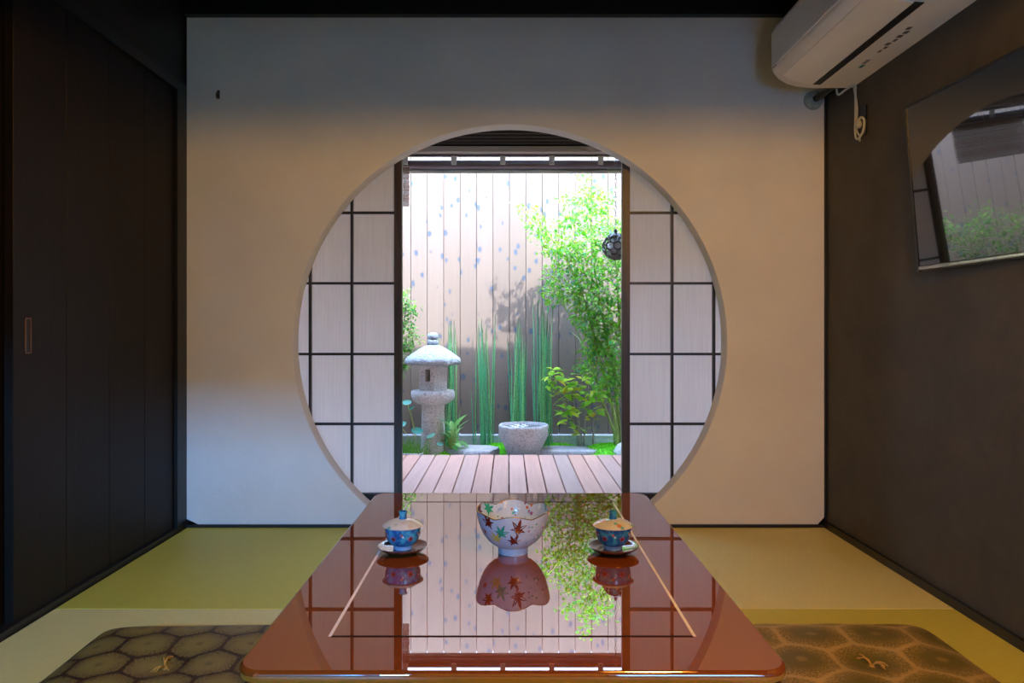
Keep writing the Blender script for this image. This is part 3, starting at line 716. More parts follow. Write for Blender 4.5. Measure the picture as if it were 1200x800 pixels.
bw = thing('porcelain_bowl', 'lobed white porcelain bowl painted with red and green maple leaves', 'bowl', (0.010, 1.672, BZ))
outp = [(0.036, 0.016), (0.046, 0.020), (0.058, 0.030), (0.069, 0.045), (0.077, 0.062), (0.082, 0.078), (0.086, 0.092)]
So = Surf(outp, 0.055, 0.009); inp = [(max(0.0, r - 0.0035), z + 0.002) for (r, z) in outp]; inp[-1] = (0.0835, 0.092)
Si = Surf([(0.0, 0.021), (0.02, 0.021)] + inp, 0.055, 0.009)
n = 96; g = G()
def ringof(S, d, off=0.0): return [S.at(2 * PI * k / n, d, off) for k in range(n)]
foot = [[(r * math.cos(2 * PI * k / n), r * math.sin(2 * PI * k / n), z) for k in range(n)] for (r, z) in ((0.030, 0.003), (0.031, 0.0), (0.034, 0.0), (0.0345, 0.008), (0.0355, 0.015))]
rings = foot + [ringof(So, So.L[-1] * k / 20) for k in range(21)] + [ringof(Si, Si.L[-1] * k / 20) for k in range(20, 0, -1)]
g.rings(rings).build('bowl_body', 'porcelain', bw, 50)
g = G(); rim = [So.at(2 * PI * k / 144, So.L[-1]) - Vector((math.cos(2 * PI * k / 144), math.sin(2 * PI * k / 144), 0)) * 0.0012 for k in range(145)]
g.tube(rim, 0.0014, 6, False).build('gilt_rim', 'gold', bw, True)
FR = -PI / 2                                             # the side that faces the room
for th, d, s_, m_, rt in ((FR - 0.72, 0.084, 0.021, 'leaf_red', 0.5), (FR - 0.36, 0.064, 0.022, 'leaf_green', -0.5), (FR - 0.56, 0.047, 0.021, 'leaf_yellow', 0.4),
                          (FR + 0.14, 0.073, 0.024, 'leaf_red', -0.2), (FR + 0.02, 0.043, 0.021, 'leaf_red', -0.5), (FR - 0.95, 0.060, 0.010, 'leaf_orange', 0.8),
                          (FR - 1.9, 0.07, 0.015, 'leaf_red', 0.3), (FR + 2.3, 0.06, 0.015, 'leaf_green', 0.6), (FR + 2.9, 0.07, 0.015, 'leaf_orange', 0.2)):
    g = G(); So.decal(g, th, d, s_, MAPLE, 0.0004, rt); g.build('maple_leaf_motif', m_, bw)
for th, d, s_, m_, rt in ((PI - 0.75, 0.115, 0.021, 'leaf_green', 0.3), (PI - 0.28, 0.118, 0.020, 'leaf_red', 0.2)):
    g = G(); Si.decal(g, th, d, s_, MAPLE, -0.0006, rt); g.build('maple_leaf_motif', m_, bw)
gs = {k: G() for k in ('paint_purple', 'paint_white', 'paint_blue', 'leaf_green', 'leaf_orange')}
for k in range(46):
    mm = R.choice(list(gs)); Si.decal(gs[mm], R.uniform(0.15, PI - 1.0), R.uniform(0.085, 0.128), R.uniform(0.002, 0.0065), BLOS, -0.0005, R.uniform(0, 6))
for k in range(34):
    mm = R.choice(['paint_purple', 'paint_blue', 'leaf_green', 'paint_white', 'paint_blue']); So.decal(gs[mm], FR + R.uniform(0.4, 1.6), R.uniform(0.03, 0.088), R.uniform(0.0018, 0.0045), BLOS, 0.0005, R.uniform(0, 6))
for k, g in gs.items(): tag(g.build('blossom_motifs', k, bw), kind='stuff')

# ------------------------------------------------------------------ lidded tea cups on saucers
def teacup(x, y, rz, label_c, label_s):
    sa = tag(G().lathe([(0.020, 0.0), (0.030, 0.0), (0.034, 0.004), (0.050, 0.009), (0.059, 0.0155), (0.0595, 0.0170), (0.058, 0.0175), (0.048, 0.0125), (0.032, 0.0085), (0.001, 0.008)], 48)
             .build('saucer', 'saucer', None, 50, loc=(x, y, BZ)), label_s, 'saucer', 'tea cup saucers on the table')
    c = thing('lidded_teacup', label_c, 'cup', (x, y, BZ + 0.0086), rz, 'lidded tea cups on the table')
    S = Surf([(0.021, 0.008), (0.030, 0.013), (0.037, 0.024), (0.0405, 0.038), (0.0415, 0.051)])
    prof = [(0.018, 0.002), (0.019, 0.0), (0.021, 0.0), (0.0205, 0.008), (0.021, 0.008)] + S.p[1:] + [(0.040, 0.052), (0.0385, 0.051), (0.036, 0.03), (0.025, 0.014), (0.001, 0.011)]
    G().lathe(prof, 48).build('cup_body', 'blue', c, 50)
    G().lathe([(0.0195, 0.0005), (0.0215, 0.001), (0.0212, 0.008), (0.0200, 0.008)], 32, cap0=False, cap1=False).build('foot_band', 'paint_blue', c, 50)
    ld = G().lathe([(0.0385, 0.049), (0.0385, 0.0525), (0.0460, 0.0525), (0.0470, 0.0538), (0.0450, 0.0555), (0.036, 0.0615), (0.022, 0.0665), (0.008, 0.0685), (0.001, 0.0685)], 48, cap0=True).build('lid', 'lid', c, 50)
    G().lathe([(0.0095, 0.0675), (0.0085, 0.071), (0.0085, 0.080), (0.0105, 0.0845), (0.0095, 0.0855), (0.006, 0.082), (0.001, 0.081)], 24).build('knob', 'blue', ld, 50)
    SL = Surf([(0.022, 0.0667), (0.036, 0.0617), (0.0450, 0.0557)])
    gl = {k: G() for k in ('leaf_orange', 'porcelain_b', 'paint_white', 'leaf_green')}
    SL.decal(gl['leaf_orange'], FR - 0.3, 0.016, 0.006, BLOS, 0.0005, 0.2); SL.decal(gl['paint_white'], FR + 0.5, 0.020, 0.005, BLOS, 0.0005, 0.2)
    SL.decal(gl['leaf_green'], FR + 1.5, 0.012, 0.006, BLOS, 0.0005, 0.9); SL.decal(gl['leaf_orange'], FR + 2.6, 0.014, 0.005, BLOS, 0.0005, 0.9)
    for k, g_ in gl.items():
        if g_.v: tag(g_.build('lid_motifs', k, ld), kind='stuff')
    gc = {k: G() for k in ('leaf_red', 'paint_white', 'leaf_orange', 'paint_purple')}
    for i in range(6):
        th = FR + 0.6 + i * 1.05
        S.decal(gc['paint_purple'], th, 0.030, 0.0095, BLOS, 0.0004, 0.3 * i); S.decal(gc['leaf_red'], th, 0.030, 0.0062, BLOS, 0.0008, 0.3 * i + 0.5)
        S.decal(gc['leaf_orange'], th + 0.5, 0.040, 0.004, BLOS, 0.0005, i); S.decal(gc['paint_white'], th - 0.45, 0.036, 0.003, BLOS, 0.0005, i)
    for k, g_ in gc.items(): tag(g_.build('body_motifs', k, c), kind='stuff')
teacup(-0.243, 1.672, 0.0, 'blue painted tea cup with patterned lid beside the left of the bowl' if False else 'blue painted lidded tea cup with a tilted blue cross of flowers on its saucer' if False else 'blue porcelain tea cup with lid, nearer the recessed-pull door', 'brown lacquered saucer nearer the recessed-pull door')
teacup(0.240, 1.672, 1.9, 'blue porcelain tea cup with lid, nearer the television wall', 'brown lacquered saucer nearer the television wall')

# ------------------------------------------------------------------ floor cushions
def cushion(x, y, rz, size, mat_, label, cells):
    c = thing('floor_cushion', label, 'cushion', (x, y, 0.0), rz, 'floor cushions beside the table')
    n = 40; hs = size / 2; g = G()
    def hgt(u, v):
        e = (1 - abs(u) ** 5) * (1 - abs(v) ** 5); h = 0.046 * max(e, 0) ** 0.5
        d = math.hypot(u, v); h -= 0.020 * math.exp(-(d / 0.20) ** 2)
        return h + cells * 0.004 * math.sin(u * 9 + 1) * math.cos(v * 8) * e
    idx = {}
    for side in (1, -1):
        for i in range(n + 1):
            for j in range(n + 1):
                u, v = -1 + 2 * i / n, -1 + 2 * j / n
                edge = i in (0, n) or j in (0, n)
                if side == -1 and edge: idx[(side, i, j)] = idx[(1, i, j)]; continue
                bow = 1 - 0.035 * (1 - min(abs(u), abs(v)) ** 2) * 1.0
                X, Y = u * hs * (bow if abs(u) > abs(v) else 1), v * hs * (bow if abs(v) >= abs(u) else 1)
                z = 0.016 + hgt(u, v) if side == 1 else 0.016 - min(0.0155, 0.05 * max(0, (1 - abs(u) ** 6) * (1 - abs(v) ** 6)))
                idx[(side, i, j)] = len(g.v); g.v.append((X, Y, z))
        for i in range(n):
            for j in range(n):
                q = [idx[(side, i, j)], idx[(side, i + 1, j)], idx[(side, i + 1, j + 1)], idx[(side, i, j + 1)]]
                g.f.append(tuple(q if side == 1 else q[::-1]))
    g.build('cushion_body', mat_, c, 'all')
    g = G(); z0 = 0.016 + hgt(0, 0)
    for k in range(7):
        a = R.uniform(-0.5, 0.5) + (0 if k % 2 else PI); ln = R.uniform(0.025, 0.045); bend = R.uniform(-0.6, 0.6)
        p = [Vector((0, 0, z0 - 0.003))]
        for t in (0.2, 0.45, 0.7, 1.0):
            aa = a + bend * t + 2.0
            rr = ln * t; xx, yy = rr * math.cos(aa), rr * math.sin(aa)
            p.append(Vector((xx, yy, 0.016 + hgt(xx / hs, yy / hs) + 0.003 + 0.010 * math.sin(PI * t))))
        g.tube(bez(p, 4), 0.0013, 5)
    g.lathe([(0.001, z0 + 0.006), (0.005, z0 + 0.004), (0.006, z0), (0.004, z0 - 0.004)], 10)
    t = g.build('tassel', 'tassel', c, True); t['label'] = 'golden thread tassel'
    return c
cushion(-0.800, 1.690, 0.03, 0.56, 'brocade_sheen_cells', 'olive brocade floor cushion with dark brown tortoiseshell lines, satin sheen painted in', 0.3)
cushion(0.850, 1.700, 0.0, 0.56, 'brocade_sheen_lines', 'olive brocade floor cushion with golden tortoiseshell lines, satin sheen painted in', 0.9)

# ------------------------------------------------------------------ television, air conditioner, cable, hook
TVW, TVH = 0.92, 0.525
tv = thing('television', 'large black flat television hung on the dark grey wall', 'television', (1.298, 2.305, 1.015))
tv.rotation_euler = (0, 0, 0)
def tvbox(nm, m, y0, y1, z0, z1, x0, x1, bev=0.0, par=None):
    return G().box(x0, x1, y0, y1, z0, z1).build(nm, m, par or tv, bevel=bev, seg=1)
tvbox('housing', 'tv_frame', -TVW, 0, 0, TVH, 0.004, 0.030, 0.003)
tvbox('screen', 'screen', -TVW + 0.008, -0.008, 0.018, TVH - 0.008, 0.001, 0.0045)
tvbox('bezel', 'tv_frame', -TVW, 0, TVH - 0.008, TVH, -0.001, 0.006); tvbox('bezel', 'tv_frame', -0.008, 0, 0.0, TVH, -0.001, 0.006)
tvbox('bezel', 'tv_frame', -TVW, -TVW + 0.008, 0, TVH, -0.001, 0.006); tvbox('bezel_strip', 'tv_strip', -TVW, -0.008, 0.006, 0.016, -0.003, 0.006, 0.002)
tvbox('wall_mount', 'tv_frame', -TVW * 0.65, -TVW * 0.35, 0.18, 0.36, 0.030, 0.060)
tv.rotation_euler = (0, math.radians(-5.0), math.radians(3.2))

AY0, AY1, AX = 2.04, 2.84, 1.027
ac = thing('air_conditioner', 'white wall air conditioner high on the dark grey wall', 'air conditioner', (XR, (AY0 + AY1) / 2, 1.775))
hl = (AY1 - AY0) / 2; dp = XR - AX
prof = [(0.0, 0.0), (-dp + 0.16, -0.002), (-dp + 0.10, 0.004), (-dp + 0.055, 0.016), (-dp + 0.024, 0.034), (-dp + 0.006, 0.056), (-dp, 0.072), (-dp + 0.002, 0.21), (-dp + 0.010, 0.235), (-dp + 0.045, 0.255), (-0.05, 0.262), (0.0, 0.262)]
g = G(); rings = []
for (y, s_) in ((-hl, 0.985), (-hl + 0.008, 1.0), (hl - 0.008, 1.0), (hl, 0.985)):
    rings.append([(x * s_, y, 0.131 + (z - 0.131) * s_) for (x, z) in prof])
g.rings(rings).build('housing', 'ac_white', ac, 30)
G().box(-dp - 0.0025, -dp + 0.002, -hl + 0.006, hl - 0.004, 0.078, 0.214).build('front_panel', 'ac_front', ac, bevel=0.002)
# louvre flap and slot in the underside
G().add([(-dp + 0.140, -hl + 0.05, -0.0042), (-dp + 0.140, hl - 0.055, -0.0042), (-dp + 0.168, hl - 0.055, -0.0042), (-dp + 0.168, -hl + 0.05, -0.0042),
         (-dp + 0.140, -hl + 0.05, 0.004), (-dp + 0.140, hl - 0.055, 0.004), (-dp + 0.168, hl - 0.055, 0.004), (-dp + 0.168, -hl + 0.05, 0.004)],
        [(0, 1, 2, 3), (4, 7, 6, 5), (0, 4, 5, 1), (1, 5, 6, 2), (2, 6, 7, 3), (3, 7, 4, 0)]).build('outlet_slot', 'ac_slot', ac)
flap = [(-dp + 0.136, -0.0046), (-dp + 0.09, 0.0028), (-dp + 0.053, 0.0132), (-dp + 0.022, 0.0318)]
g = G(); inn = [(x + 0.002, z + 0.004) for (x, z) in flap]
g.rings([[(x, y, z) for (x, z) in flap + inn[::-1]] for y in (-hl + 0.05, hl - 0.055)]).build('louvre_flap', 'ac_white', ac, 30)
def ac_mark(x0, x1, y0, y1, m, z=-0.0008): G().box(x0, x1, y0, y1, z - 0.0014, z + 0.002).build('printed_label', m, ac)
ac_mark(-0.085, -0.070, hl - 0.255, hl - 0.225, 'label_teal', 0.0); ac_mark(-0.090, -0.076, hl - 0.305, hl - 0.262, 'label_paleblue', 0.0)
for k in range(7):
    ac_mark(-0.098 + R.uniform(0, 0.012), -0.070 - R.uniform(0, 0.012), hl - 0.37 - k * 0.031, hl - 0.392 - k * 0.031, 'label_grey', 0.0)
for k in range(4):
    G().box(-dp - 0.0004, -dp + 0.0016, hl - 0.014 - k * 0.010, hl - 0.021 - k * 0.010, 0.0715, 0.0765).build('printed_mark', 'label_grey', ac)

cp = thing('pipe_sleeve', 'grey rounded pipe sleeve under the air conditioner on white wall', 'pipe', (1.285, YB, 1.80))
G().lathe([(0.040, 0.0), (0.038, 0.012), (0.026, 0.022), (0.001, 0.025)], 24).build('cap', 'pipe_cap', cp, True).rotation_euler = (PI / 2, 0, 0)
G().tube([(0.0, -0.02, 0.0), (0.02, -0.055, 0.008), (0.03, -0.14, 0.012), (0.03, -0.22, 0.02)], 0.014, 10).build('pipe', 'tv_frame', cp, True)

cb = thing('power_cable', 'white power cable looping from the air conditioner to a socket', 'cable', (XR, 2.80, 1.62))
G().tube(bez([(-0.05, 0.06, 0.160), (-0.045, 0.055, 0.135), (-0.03, 0.02, 0.145), (-0.012, -0.01, 0.15), (-0.010, -0.012, 0.12), (-0.010, -0.012, 0.04), (-0.010, -0.010, -0.03), (-0.012, -0.03, -0.062),
                  (-0.012, -0.075, -0.045), (-0.012, -0.085, -0.005), (-0.014, -0.06, 0.012), (-0.016, -0.035, -0.004)]), 0.0042, 8).build('cord', 'cable', cb, True)
G().tube(bez([(-0.012, -0.004, 0.142), (-0.008, -0.022, 0.06), (-0.010, -0.020, -0.02), (-0.010, -0.045, -0.055), (-0.012, -0.05, -0.075)]), 0.0036, 8).build('cord', 'cable', cb, True)
G().lathe([(0.018, 0.0), (0.018, 0.010), (0.014, 0.018), (0.001, 0.020)], 16).build('plug', 'cable', cb, True, loc=(0, -0.035, -0.004)).rotation_euler = (0, -PI / 2, 0)
box('socket_plate', 'tv_frame', -0.004, 0.0, -0.085, -0.025, -0.055, 0.055, cb, 0.001)

hk = thing('wall_hook', 'small dark metal hook screwed into the white wall', 'hook', (-1.225, YB, 1.825))
G().box(-0.006, 0.006, -0.003, 0.0, -0.018, 0.018).build('plate', 'hook', hk, bevel=0.001)
G().tube(bez([(0, -0.002, 0.006), (0, -0.016, 0.002), (0, -0.020, -0.010), (0, -0.014, -0.018), (0, -0.010, -0.012)]), 0.003, 8).build('prong', 'hook', hk, True)

# ------------------------------------------------------------------ hanging pierced ball on a chain, bamboo blind
HB = px(721.5, 289, 4.395)
hb = thing('hanging_ball_lantern', 'dark pierced metal ball hanging on a chain from the eave', 'lantern', HB)
rb = 0.077
bm = bmesh.new(); bmesh.ops.create_icosphere(bm, subdivisions=2, radius=rb)
fc = {f.index: f.calc_center_median().normalized() * rb for f in bm.faces}
bm.verts.ensure_lookup_table(); vl = [fc[i] for i in range(len(bm.faces))]; fs = []
for v in bm.verts:
    nrm = v.co.normalized(); a = nrm.orthogonal().normalized(); b = nrm.cross(a)
    fs.append(tuple(sorted([f.index for f in v.link_faces], key=lambda i: math.atan2((fc[i] - v.co).dot(b), (fc[i] - v.co).dot(a)))))
bm.free()
me = bpy.data.meshes.new('shell'); me.from_pydata([tuple(v) for v in vl], [], fs); me.update()
sh = mesh_obj('pierced_shell', me, 'bronze', hb)
w = sh.modifiers.new('wire', 'WIREFRAME'); w.thickness = 0.012; w.use_even_offset = False
G().lathe([(0.001, -rb - 0.002), (rb * 0.55, -rb * 0.86), (rb * 0.75, -rb * 0.68), (rb * 0.72, -rb * 0.66), (rb * 0.5, -rb * 0.8), (0.001, -rb * 0.9)], 24).build('bottom_bowl', 'bronze', hb, True)
G().lathe([(0.001, rb + 0.032), (0.008, rb + 0.028), (0.012, rb + 0.018), (0.008, rb + 0.010), (0.030, rb - 0.004), (0.046, rb - 0.022), (0.042, rb - 0.022), (0.001, rb - 0.008)], 20).build('top_cap', 'bronze', hb, True)
G().lathe([(0.001, -0.050)] + [(0.055 * math.cos(t), 0.055 * math.sin(t)) for t in [-1.2 + 0.3 * i for i in range(9)]] + [(0.001, 0.053)], 24).build('inner_globe', 'globe_glass', hb, True)
tor = bmesh.new()
g = G(); rings = [(0.0075 * math.cos(t), 0, 0.016 * math.sin(t)) for t in [2 * PI * k / 14 for k in range(15)]]
g.tube(rings, 0.0016, 5, False); l0 = g.build('chain_link', 'steel', hb, True)
zz = rb + 0.044; k = 0
while HB.z + zz < 1.90:
    o = l0 if k == 0 else dup(l0); o.location = (0, 0, zz); o.rotation_euler = (0, 0, (k % 2) * PI / 2); zz += 0.0275; k += 1

bl = thing('bamboo_blind', 'narrow bamboo blind of reddish slats hanging below the eave', 'blind', px(466, 194, 4.385))
s0 = None; nsl = 24; hh = (242 - 194) * 4.385 / F
for i in range(nsl):
    if s0 is None: s0 = G().tube([(-0.42, 0, 0), (0.070, 0, 0)], 0.0042, 6).build('slat', 'blind', bl, True)
    o = s0 if i == 0 else dup(s0); o.location = (R.uniform(-0.002, 0.002), 0, -hh * (i + 0.5) / nsl)
for x in (-0.36, -0.15, 0.045): G().tube([(x, -0.003, 0.0835), (x, -0.005, 0.0), (x, -0.006, -hh)], 0.0015, 5).build('cord', 'cable', bl)

# ------------------------------------------------------------------ stone lantern
LX, LY = (507 - VX) * 5.08 / F, 5.10
GZ = -0.075
sl = thing('stone_lantern', 'grey granite garden lantern with broad domed cap and square window', 'lantern', (LX, LY, GZ))
def zl(y): return H - (y - VY) * 5.09 / F - GZ
def wob(a, s_): return lambda t, z: 1 + a * math.sin(3 * t + z * 20) + a * 0.7 * math.sin(7 * t + 1 + s_)
G().lathe([(0.088, 0.0), (0.086, 0.05), (0.080, zl(480)), (0.083, zl(473))], 28, mod=wob(0.008, 0)).build('post', 'granite', sl, 40)
G().lathe([(0.090, zl(473.5)), (0.115, zl(472)), (0.146, zl(468)), (0.153, zl(464)), (0.153, zl(459)), (0.147, zl(457.3)), (0.09, zl(456.5))], 36, mod=wob(0.006, 1)).build('platform', 'granite', sl, 40)
# firebox: hexagonal, one face pierced
fb = G(); z0, z1, rf = zl(457), zl(426), 0.108
hexa = [(rf * math.cos(math.radians(a)), rf * math.sin(math.radians(a))) for a in range(-80, 280, 60)]
for i in range(6):
    p, q = Vector((*hexa[i], 0)), Vector((*hexa[(i + 1) % 6], 0))
    def at(u, z, dep=0.0):
        m_ = p.lerp(q, u); nrm = ((p + q) / 2).normalized(); m_ = m_ - nrm * dep; return (m_.x, m_.y, z)
    mid = (p + q) / 2
    if math.degrees(math.atan2(mid.y, mid.x)) % 360 in [] or i in (5, 2):
        u0, u1, w0, w1 = 0.38, 0.74, z0 + (z1 - z0) * 0.35, z0 + (z1 - z0) * 0.80
        us, zs_ = [0, u0, u1, 1], [z0, w0, w1, z1]
        for a in range(3):
            for b in range(3):
                if a == 1 and b == 1: continue
                fb.add([at(us[a], zs_[b]), at(us[a + 1], zs_[b]), at(us[a + 1], zs_[b + 1]), at(us[a], zs_[b + 1])], [(0, 1, 2, 3)])
        D = 0.075
        c4 = [(u0, w0), (u1, w0), (u1, w1), (u0, w1)]
        for k in range(4):
            (a0, b0_), (a1, b1_) = c4[k], c4[(k + 1) % 4]
            fb.add([at(a0, b0_), at(a1, b1_), at(a1, b1_, D), at(a0, b0_, D)], [(0, 1, 2, 3)])
        fb.add([at(u, z, D) for (u, z) in c4], [(0, 1, 2, 3)])
    else: fb.add([at(0, z0), at(1, z0), at(1, z1), at(0, z1)], [(0, 1, 2, 3)])
fb.add([(x, y, z1) for x, y in hexa], [(0, 1, 2, 3, 4, 5)]); fb.add([(x, y, z0) for x, y in hexa], [(5, 4, 3, 2, 1, 0)])
o = fb.build('firebox', 'granite', sl, bevel=0.0)
bm = bmesh.new(); bm.from_mesh(o.data); bmesh.ops.remove_doubles(bm, verts=bm.verts, dist=1e-5); bmesh.ops.recalc_face_normals(bm, faces=bm.faces); bm.to_mesh(o.data); bm.free()
rl = 0.190
def capmod(t, z): return 1 + 0.035 * abs(math.cos(3 * t + 0.4)) + 0.006 * math.sin(11 * t)
G().lathe([(0.10, zl(427)), (0.165, zl(427.5)), (rl - 0.006, zl(426)), (rl, zl(424)), (rl - 0.003, zl(420.5)), (rl * 0.92, zl(418.3)), (rl * 0.72, zl(413.5)), (rl * 0.50, zl(408.8)), (rl * 0.32, zl(405.6)), (rl * 0.20, zl(404.4)), (0.03, zl(404.2))], 48, mod=capmod).build('roof_cap', 'granite_blue', sl, 60)
G().lathe([(0.030, zl(404)), (0.040, zl(403)), (0.041, zl(399.5)), (0.034, zl(398.2)), (0.030, zl(397.7)), (0.037, zl(396.6)), (0.041, zl(394)), (0.036, zl(391.3)), (0.020, zl(389.6)), (0.001, zl(389))], 24).build('finial', 'granite_blue', sl, 60)

# ------------------------------------------------------------------ stone water basin
BXc, BYc = (613.5 - VX) * 5.06 / F, 5.06
sb = thing('stone_basin', 'round rough stone water basin at the edge of the deck', 'basin', (BXc, BYc, GZ))
def bz(y): return H - (y - VY) * 5.06 / F - GZ
def bmod(t, z):
    lump = 0.07 * (math.exp(-((t - PI) / 0.22) ** 2) + math.exp(-(min(t, 2 * PI - t) / 0.22) ** 2)) * math.exp(-((z - bz(511)) / 0.022) ** 2)
    return 1 + 0.012 * math.sin(5 * t + z * 30) + 0.008 * math.sin(11 * t - z * 60) + lump
G().lathe([(0.098, 0.0), (0.112, 0.02), (0.130, bz(524)), (0.150, bz(516)), (0.163, bz(510)), (0.170, bz(504)), (0.174, bz(500)), (0.173, bz(498)), (0.168, bz(497)), (0.156, bz(497)), (0.151, bz(499)), (0.140, bz(505)), (0.09, bz(510)), (0.001, bz(511))], 64, mod=bmod).build('basin_body', 'granite', sb, 60)
G().lathe([(0.001, bz(500.2)), (0.149, bz(500.2)), (0.149, bz(501)), (0.001, bz(501))], 40).build('water', 'water', sb)
fl0 = None
for i, (ax, ay) in enumerate(((-0.080, -0.02), (-0.052, -0.055), (-0.030, 0.0), (-0.005, -0.04), (0.020, -0.01), (-0.045, 0.045), (0.004, 0.035))):
    f_ = thing('floating_blossom', 'small white blossom floating in the stone basin', 'flower', (BXc + ax, BYc + ay, GZ + bz(500.2) + 0.0005), R.uniform(0, 6), 'white blossoms in the basin')
    if fl0 is None:
        g = G(); g.add([(0.002, 0, 0.001), (0.010, -0.007, 0.006), (0.017, -0.004, 0.011), (0.017, 0.004, 0.011), (0.010, 0.007, 0.006)], [(0, 1, 2, 3, 4)]); pm = g.build('petal', 'petal', f_)
        hm = G().lathe([(0.001, 0.0), (0.004, 0.002), (0.003, 0.006), (0.001, 0.007)], 8).build('heart', 'petal_heart', f_); fl0 = (pm, hm)
        for k in range(1, 6): dup(pm, (0, 0, 0), (0, 0, k * PI / 3))
    else:
        for k in range(6): dup(fl0[0], (0, 0, 0), (0, 0, k * PI / 3), f_)
        dup(fl0[1], (0, 0, 0), (0, 0, 0), f_)

# ------------------------------------------------------------------ stepping slabs, moss, rock
def slab(x, y, rx, ry, h, label, seed, mat_='slate'):
    rr = random.Random(seed); n = 14; top = []
    rad = [1 + rr.uniform(-0.13, 0.13) for _ in range(n)]
    def ring(s_, z): return [(rx * s_ * rad[k] * math.cos(2 * PI * k / n), ry * s_ * rad[k] * math.sin(2 * PI * k / n), z + (rr.uniform(-0.003, 0.003) if z > 0 else 0)) for k in range(n)]
    o = G().rings([ring(0.97, 0), ring(1.0, h * 0.6), ring(0.98, h * 0.9), ring(0.93, h)]).build('stepping_slab', mat_, None, 40, loc=(x, y, GZ))
    return tag(o, label, 'stone slab', 'flat slabs along the deck')
slab(-0.26, 5.10, 0.20, 0.15, 0.080, 'flat grey slab between the stone lantern and basin', 1)
slab(0.42, 5.10, 0.27, 0.13, 0.076, 'flat grey slab between the basin and mossy mound', 2)
slab(-0.72, 4.98, 0.15, 0.09, 0.070, 'flat grey slab beside the foot of stone lantern', 3)

def moss(x, y, rx, ry, h, label, nb):
    o = thing('moss_patch', label, 'moss', (x, y, GZ)); g = G(); n = 28; rings = []
    for i in range(9):
        s_ = 1 - i / 9; z = h * (1 - s_ ** 3)
        rings.append([(rx * s_ * (1 + 0.10 * math.sin(3 * t + x * 9)) * math.cos(t), ry * s_ * math.sin(t) * (1 + 0.08 * math.sin(5 * t)), z + R.uniform(-0.002, 0.002) * (i > 0)) for t in [2 * PI * k / n for k in range(n)]])
    g.rings(rings).build('moss_mound', 'moss', o, True)
    g = G()
    for _ in range(nb):
        s_ = math.sqrt(R.random()); t = R.uniform(0, 2 * PI); X, Y = rx * s_ * math.cos(t), ry * s_ * math.sin(t); z = h * (1 - s_ ** 3)
        a = R.uniform(0, 2 * PI); hh_ = R.uniform(0.006, 0.016); w_ = 0.003; dx, dy = math.cos(a) * w_, math.sin(a) * w_; lx, ly = R.uniform(-.006, .006), R.uniform(-.006, .006)
        g.add([(X - dx, Y - dy, z), (X + dx, Y + dy, z), (X + lx, Y + ly, z + hh_)], [(0, 1, 2)])
    tag(g.build('moss_fuzz', 'moss_blade', o), kind='stuff')
moss(0.74, 5.13, 0.30, 0.24, 0.095, 'bright green mossy mound beneath the leafy shrub', 5000)
moss(-0.06, 5.28, 0.20, 0.10, 0.078, 'bright green moss strip behind the stone basin', 2500)
moss(-0.47, 5.15, 0.24, 0.20, 0.066, 'bright green moss around the foot of the lantern', 3000)
moss(0.33, 5.31, 0.26, 0.08, 0.074, 'thin moss strip along the kerb behind the horsetails', 2000)

bm = bmesh.new(); bmesh.ops.create_icosphere(bm, subdivisions=3, radius=1.0)
from mathutils import noise as mnoise
for v in bm.verts:
    d = 1 + 0.22 * mnoise.noise(v.co * 1.6 + Vector((3, 1, 2))) + 0.10 * mnoise.noise(v.co * 4)
    v.co = Vector((v.co.x * 0.085 * d, v.co.y * 0.07 * d, max(-0.3, v.co.z) * 0.115 * d))
me = bpy.data.meshes.new('rock'); bm.to_mesh(me); bm.free()
rk = mesh_obj('garden_rock', me, 'rock_white', None, 30, loc=(0.805, 5.00, GZ + 0.034)); tag(rk, 'white and grey upright rock beside the mossy mound', 'rock')

# ------------------------------------------------------------------ plants
def leaf_mesh(g, base, dirv, length, width, fold=0.25, up=None):
    d = dirv.normalized(); up = up or Vector((R.uniform(-.6, .6), R.uniform(-.6, .6), 1))
    side = d.cross(up); side = side.normalized() if side.length > 1e-4 else d.orthogonal().normalized(); nrm = side.cross(d)
    b = Vector(base); m1 = b + d * length * 0.38; tip = b + d * length - nrm * length * 0.12
    g.add([b, m1 + side * width * 0.5 + nrm * width * fold, tip, m1 - side * width * 0.5 + nrm * width * fold, m1], [(0, 1, 4), (1, 2, 4), (4, 2, 3), (0, 4, 3)])

# leafy tree : several green stems and a spray of small leaves
tr = thing('leafy_tree', 'slender multi-stemmed green tree with small fresh leaves by the fence', 'tree', (0.95, 5.12, GZ))
tb_ = Vector((0.95, 5.12, GZ))
def loc(p): return Vector(p) - tb_
stems = [([(724, 512, 5.13), (716, 470, 5.12), (700, 410, 5.10), (682, 345, 5.06), (655, 290, 5.04), (622, 255, 5.03)], 0.016),
         ([(726, 512, 5.14), (722, 460, 5.15), (712, 400, 5.15), (700, 340, 5.14), (693, 270, 5.12), (690, 222, 5.10)], 0.015),
         ([(730, 512, 5.12), (731, 440, 5.10), (726, 380, 5.06), (722, 310, 5.03), (712, 240, 5.0)], 0.014),
         ([(722, 512, 5.16), (706, 470, 5.20), (690, 420, 5.22), (668, 370, 5.22), (640, 330, 5.20)], 0.011),
         ([(738, 512, 5.13), (748, 430, 5.10), (756, 340, 5.05), (760, 260, 5.0)], 0.014)]
twigs = []
for pts, r0 in stems:
    P = bez([px(*p) for p in pts], 5); P[0].z = GZ - 0.01
    n = len(P); G().tube([loc(p) for p in P], [r0 * (1 - 0.8 * i / (n - 1)) for i in range(n)], 7).build('stem', 'green_stem', tr, True)
    for i in range(n // 3, n, 2):
        a = P[i]; e = a + Vector((R.uniform(-0.20, 0.16), R.uniform(-0.14, 0.12), R.uniform(0.02, 0.17))); m_ = (a + e) / 2 + Vector((0, 0, 0.025)); twigs.append((a, m_, e))
g = G()
